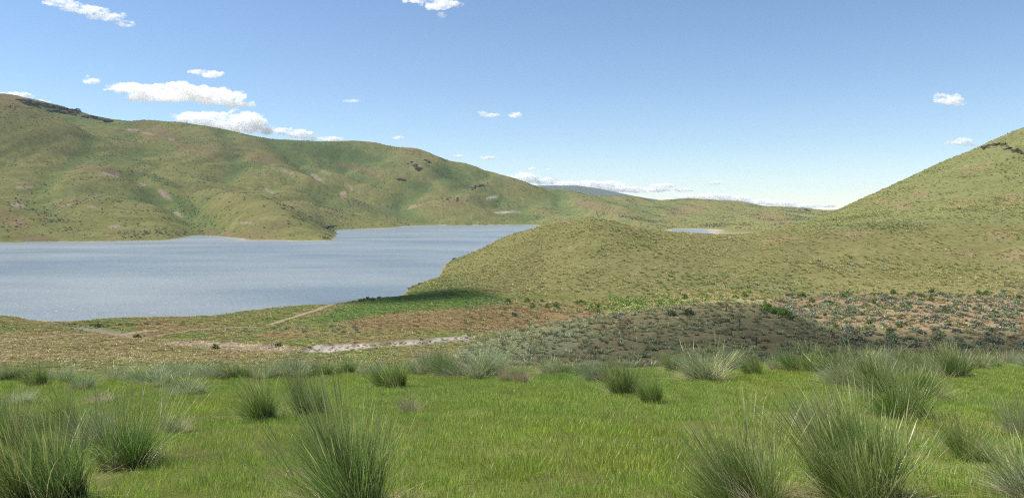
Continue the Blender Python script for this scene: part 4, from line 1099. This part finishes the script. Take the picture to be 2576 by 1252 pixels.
# ------------------------------------------------------------------ bare grey trees on the far hills
def bare_tree(px, py, H, lab, seed):
    x, y, zz = hit(px, py, 700, 2400)
    g = np.random.default_rng(seed)
    e = bpy.data.objects.new('bare_tree', None); COL.objects.link(e); e.location = (x, y, zz - 0.2); tag(e, lab, 'tree', 'bare trees on the far hills')
    V, Q = [], []
    def limb(a, b, r0, r1):
        a, b = np.array(a), np.array(b); d = b - a; u = np.cross(d, [0.3, 0.5, 0.8]); u /= np.linalg.norm(u); v = np.cross(d, u); v /= np.linalg.norm(v)
        o = len(V)
        for p, r in ((a, r0), (b, r1)):
            for k in range(5): V.append(p + r * (u * math.cos(k * 1.2566) + v * math.sin(k * 1.2566)))
        for k in range(5): Q.append((o + k, o + (k + 1) % 5, o + 5 + (k + 1) % 5, o + 5 + k))
    limb((0, 0, 0), (0.1 * H, 0, 0.35 * H), 0.05 * H, 0.035 * H)
    tips = []
    for k in range(7):
        a = k * 0.9 + g.uniform(0, .5); b0 = np.array([0.1 * H * g.uniform(.6, 1), 0, 0.35 * H * g.uniform(.6, 1)])
        b1 = b0 + H * np.array([0.28 * math.cos(a), 0.28 * math.sin(a), g.uniform(.2, .45)]); limb(b0, b1, 0.025 * H, 0.012 * H); tips.append((b0, b1))
    obj('trunk', mk_mesh('trunk', np.array(V), np.array(Q), np.tile([0.16, 0.145, 0.125], (len(V), 1)), [M_SHRUB]), e)
    parts = []
    for b0, b1 in tips:
        v, q, c = blades(40, int(g.integers(1e6)), 0.08 * H, (0.12 * H, 0.34 * H), 1.3, (0, 0), 0.022 * H, 2, 0.1, ((0.20, 0.19, 0.165), (0.30, 0.285, 0.25)))
        parts.append((v + (b0 * 0.35 + b1 * 0.65), q, c))
    obj('crown', mk_mesh('crown', *join(parts), [M_SHRUB]), e)
bare_tree(218, 398, 7, 'bare grey tree high on the left hillside', 1)
bare_tree(778, 494, 7.5, 'bare grey tree on the slope above the headland', 2)
bare_tree(854, 533, 8, 'bare grey tree low on the slope near the far shore', 3)
bare_tree(203, 346, 7, 'pale bare tree just below the far left ridge', 4)
bare_tree(614, 500, 5, 'small dark tree on the rounded hill above the lake', 5)

# ------------------------------------------------------------------ clouds
def cloud_material(name, density, size):
    m, nt, out = new_mat(name)
    tc = nd(nt, 'ShaderNodeTexCoord')
    mp = nd(nt, 'ShaderNodeMapping'); mp.inputs['Scale'].default_value = (0.55 / size, 0.55 / size, 1.0 / size)
    nt.links.new(tc.outputs['Object'], mp.inputs['Vector'])
    nz = nd(nt, 'ShaderNodeTexNoise'); nz.inputs['Scale'].default_value = 1.25; nz.inputs['Detail'].default_value = 5; nz.inputs['Roughness'].default_value = 0.62
    nt.links.new(mp.outputs[0], nz.inputs['Vector'])
    mr = nd(nt, 'ShaderNodeMapRange', interpolation_type='SMOOTHSTEP')
    mr.inputs['From Min'].default_value = 0.41; mr.inputs['From Max'].default_value = 0.66; mr.inputs['To Max'].default_value = density * 2.6
    nt.links.new(nz.outputs['Fac'], mr.inputs['Value'])
    v = nd(nt, 'ShaderNodeVolumePrincipled')
    v.inputs['Color'].default_value = (1, 1, 1, 1)
    nt.links.new(mr.outputs[0], v.inputs['Density'])
    nt.links.new(v.outputs[0], out.inputs['Volume'])
    return m
_b = bmesh.new(); bmesh.ops.create_icosphere(_b, subdivisions=2, radius=1)
ICO_V = np.array([v.co for v in _b.verts]); ICO_F = np.array([[v.index for v in f.verts] for f in _b.faces]); _b.free()
def balls_mesh(name, B):
    V = np.concatenate([ICO_V * np.array(b[3:6]) + np.array(b[0:3]) for b in B])
    Q = np.concatenate([ICO_F + i * len(ICO_V) for i in range(len(B))])
    return mk_mesh(name, V, Q)
def cloud(label, puffs, depth, thick=6.0, seed=0, group='fair-weather clouds', voxel=None, rough=0.5, world=False):
    """puffs: (column, row, half width, half height); a lumpy closed body of vapour"""
    g = random.Random(seed); B = []
    k = depth / F
    if world:
        cen = Vector(world); pts = puffs
    else:
        P0 = puffs[0]; cen = Vector(((P0[0] - PX0) * k, depth, (PY0 - P0[1]) * k))
        pts = [((p[0] - P0[0]) * k, (P0[1] - p[1]) * k, p[2] * k, p[3] * k) for p in puffs]
    def ball(x, y, z, rx, ry, rz):
        B.append((x, y, z, rx * 1.1, ry * 1.1, rz * 1.15))
    for x, z, rx, rz in pts:
        dep = max(rz * 1.3, rx * 0.55)
        ball(x, 0, z, rx * 0.8, dep * 0.8, rz * 0.75)
        for i in range(int(10 + 8 * rx / rz)):
            a = g.uniform(0, 6.28); q = g.uniform(0.2, 1.0) ** 0.5
            s = g.uniform(0.22, 0.5) * rz
            bz = abs(g.gauss(0, 0.45)) if g.random() < 0.75 else -g.uniform(0, 0.55)
            ball(x + rx * q * math.cos(a) * 0.95, dep * q * math.sin(a) * 0.9, z + rz * bz * (1.15 - q) * 1.3, s * g.uniform(1, 1.9), s * 1.3, s)
    me = balls_mesh('cloud', B)
    rzm = max(p[3] for p in pts)
    me.materials.append(cloud_material('cloud_vapour', 0.36 * thick / (2 * rzm), rzm))
    o = obj('cloud', me, loc=cen)
    md = o.modifiers.new('merge', 'REMESH'); md.mode = 'VOXEL'; md.voxel_size = voxel or rzm * 0.10
    for sc_, st in ((0.75, 0.5), (0.3, 0.42), (0.12, 0.2)):
        tx = bpy.data.textures.new('cloud_billow', 'CLOUDS'); tx.noise_scale = rzm * sc_; tx.noise_depth = 3
        dm = o.modifiers.new('billow', 'DISPLACE'); dm.texture = tx; dm.texture_coords = 'LOCAL'; dm.strength = rzm * st * rough * 2; dm.mid_level = 0.5
    tag(o, label, 'cloud', group)
    return o

cloud('thin slanting cloud at the top left corner', [(215, 25, 60, 11), (160, 9, 50, 9), (270, 42, 48, 12), (315, 60, 28, 9)], 5200, 2.5, 1)
cloud('white puff cut by the top edge left of centre', [(1105, 12, 44, 16), (1040, 2, 36, 6), (1112, 38, 10, 10), (1150, 12, 18, 8)], 5200, 4, 2)
cloud('small white cloud above the big flat one', [(530, 187, 32, 11), (495, 181, 26, 6)], 8000, 4, 3)
cloud('little cloud at the left tip of the big flat one', [(228, 204, 24, 9)], 8800, 3, 4)
cloud('big flat white cloud above the left ridge', [(440, 232, 100, 26), (330, 222, 66, 15), (530, 242, 84, 24), (605, 262, 42, 9), (400, 244, 90, 14)], 9000, 9, 5)
cloud('domed white cloud sitting on the left ridge', [(600, 312, 70, 26), (500, 295, 80, 15), (618, 296, 46, 20), (660, 328, 44, 13), (560, 318, 80, 14)], 11000, 9, 6)
cloud('ragged white cloud trailing right behind the left ridge', [(750, 336, 36, 13), (715, 330, 30, 10), (778, 348, 26, 8)], 12000, 5, 7)
cloud('thin cloud strip on the skyline right of the ragged cloud', [(832, 350, 32, 8)], 12500, 4, 8)
cloud('faint wisp of cloud above the left skyline', [(885, 254, 22, 5)], 9000, 1.2, 9)
cloud('tiny cloud above the rounded far hilltop', [(1000, 347, 15, 6)], 12000, 4, 10)
cloud('thin wispy cloud in the middle of the sky', [(1232, 290, 26, 6), (1213, 283, 14, 4)], 10000, 2, 11)
cloud('small bright cloud beside the middle wisp', [(1296, 290, 18, 8)], 10000, 4, 12)
cloud('small cloud just above the far slope, left of its neighbour', [(1155, 393, 14, 5)], 13000, 4, 13)
cloud('small cloud just above the far slope, right of its neighbour', [(1225, 397, 20, 6)], 13000, 4, 14)
cloud('white cloud alone at the right of the sky', [(2392, 252, 32, 15), (2365, 243, 16, 8), (2412, 262, 18, 7)], 9000, 4, 15)
cloud('white cloud just above the right hill', [(2420, 356, 24, 11), (2395, 360, 20, 5), (2440, 366, 14, 5)], 12000, 4, 16)
cloud('white cloud behind the left ridge at the picture edge', [(30, 242, 50, 12), (90, 258, 40, 9)], 12000, 5, 17)
cloud('tallest clump of the cloud bank on the horizon', [(1315, 447, 36, 15), (1290, 455, 30, 12), (1370, 455, 40, 12)], 20000, 7, 18)
cloud('long middle stretch of the cloud bank on the horizon', [(1480, 464, 66, 11), (1420, 464, 50, 10), (1540, 464, 36, 12), (1560, 476, 60, 9), (1610, 478, 40, 9)], 21000, 7, 19)
cloud('white cloud over the middle of the horizon bank', [(1670, 467, 34, 7), (1655, 478, 30, 6), (1720, 478, 24, 6)], 21000, 5, 20)
cloud('right stretch of the cloud bank on the horizon', [(1790, 494, 50, 9), (1730, 496, 44, 7), (1850, 500, 44, 9), (1900, 508, 40, 8)], 22000, 7, 21)
cloud('low right end of the cloud bank by the right hill', [(1960, 512, 46, 8), (2020, 519, 44, 8), (2080, 517, 26, 6)], 22000, 6, 22)
cloud('small cloud above the right part of the horizon bank', [(1796, 460, 18, 6), (1778, 462, 12, 3)], 20000, 4, 23)
cloud('tiny cloud above the left end of the horizon bank', [(1337, 424, 10, 4)], 20000, 3, 24)
cloud('tiny cloud right of the one above the horizon bank', [(1380, 427, 8, 4)], 20000, 3, 25)
# clouds overhead towards the sun: their shade lies on the mound and on the lush patch
def overhead(label, sx, sy, sz, rx, ry, rz, dens, seed):
    t = (700 - sz) / SDIR[2]
    c = (sx + SDIR[0] * t, sy + SDIR[1] * t, 700)
    m, nt, out = new_mat('cloud_vapour')
    tc = nd(nt, 'ShaderNodeTexCoord')
    nz = nd(nt, 'ShaderNodeTexNoise'); nz.inputs['Scale'].default_value = 2.2; nz.inputs['Detail'].default_value = 3
    nt.links.new(tc.outputs['Object'], nz.inputs['Vector'])
    ln = nd(nt, 'ShaderNodeVectorMath', operation='LENGTH'); nt.links.new(tc.outputs['Object'], ln.inputs[0])
    f = math_node(nt, 'ADD', ln.outputs['Value'], math_node(nt, 'MULTIPLY_ADD', nz.outputs['Fac'], 0.7, -0.35))
    mr = nd(nt, 'ShaderNodeMapRange', interpolation_type='SMOOTHSTEP')
    mr.inputs['From Min'].default_value = 1.0; mr.inputs['From Max'].default_value = 0.35; mr.inputs['To Max'].default_value = dens
    nt.links.new(f, mr.inputs['Value'])
    v = nd(nt, 'ShaderNodeVolumePrincipled'); v.inputs['Color'].default_value = (1, 1, 1, 1)
    nt.links.new(mr.outputs[0], v.inputs['Density']); nt.links.new(v.outputs[0], out.inputs['Volume'])
    me = balls_mesh('cloud', [(0, 0, 0, 1, 1, 1)]); me.materials.append(m)
    tag(obj('cloud', me, loc=c, scale=(rx, ry, rz)), label, 'cloud', 'fair-weather clouds')
overhead('fair-weather cloud overhead whose shade falls on the mound', 88, 97, -18, 118, 54, 40, 0.027, 1)
overhead('small cloud overhead whose shade falls by the near shore', -32, 232, -24, 32, 26, 18, 0.08, 2)

# ------------------------------------------------------------------ haze
def haze():
    x, y, z0, z1 = 11200, 11200, -100, 372
    V = [(sx * x, sy * y, sz) for sz in (z0, z1) for sx, sy in ((-1, -1), (1, -1), (1, 1), (-1, 1))]
    Q = [(3, 2, 1, 0), (4, 5, 6, 7), (0, 1, 5, 4), (1, 2, 6, 5), (2, 3, 7, 6), (3, 0, 4, 7)]
    m, nt, out = new_mat('haze_air')
    v = nd(nt, 'ShaderNodeVolumePrincipled')
    v.inputs['Color'].default_value = (0.76, 0.88, 1.0, 1)
    v.inputs['Density'].default_value = 3.0e-5
    nt.links.new(v.outputs[0], out.inputs['Volume'])
    tag(obj('haze', mk_mesh('haze', V, Q, mats=[m])), kind='stuff')
haze()
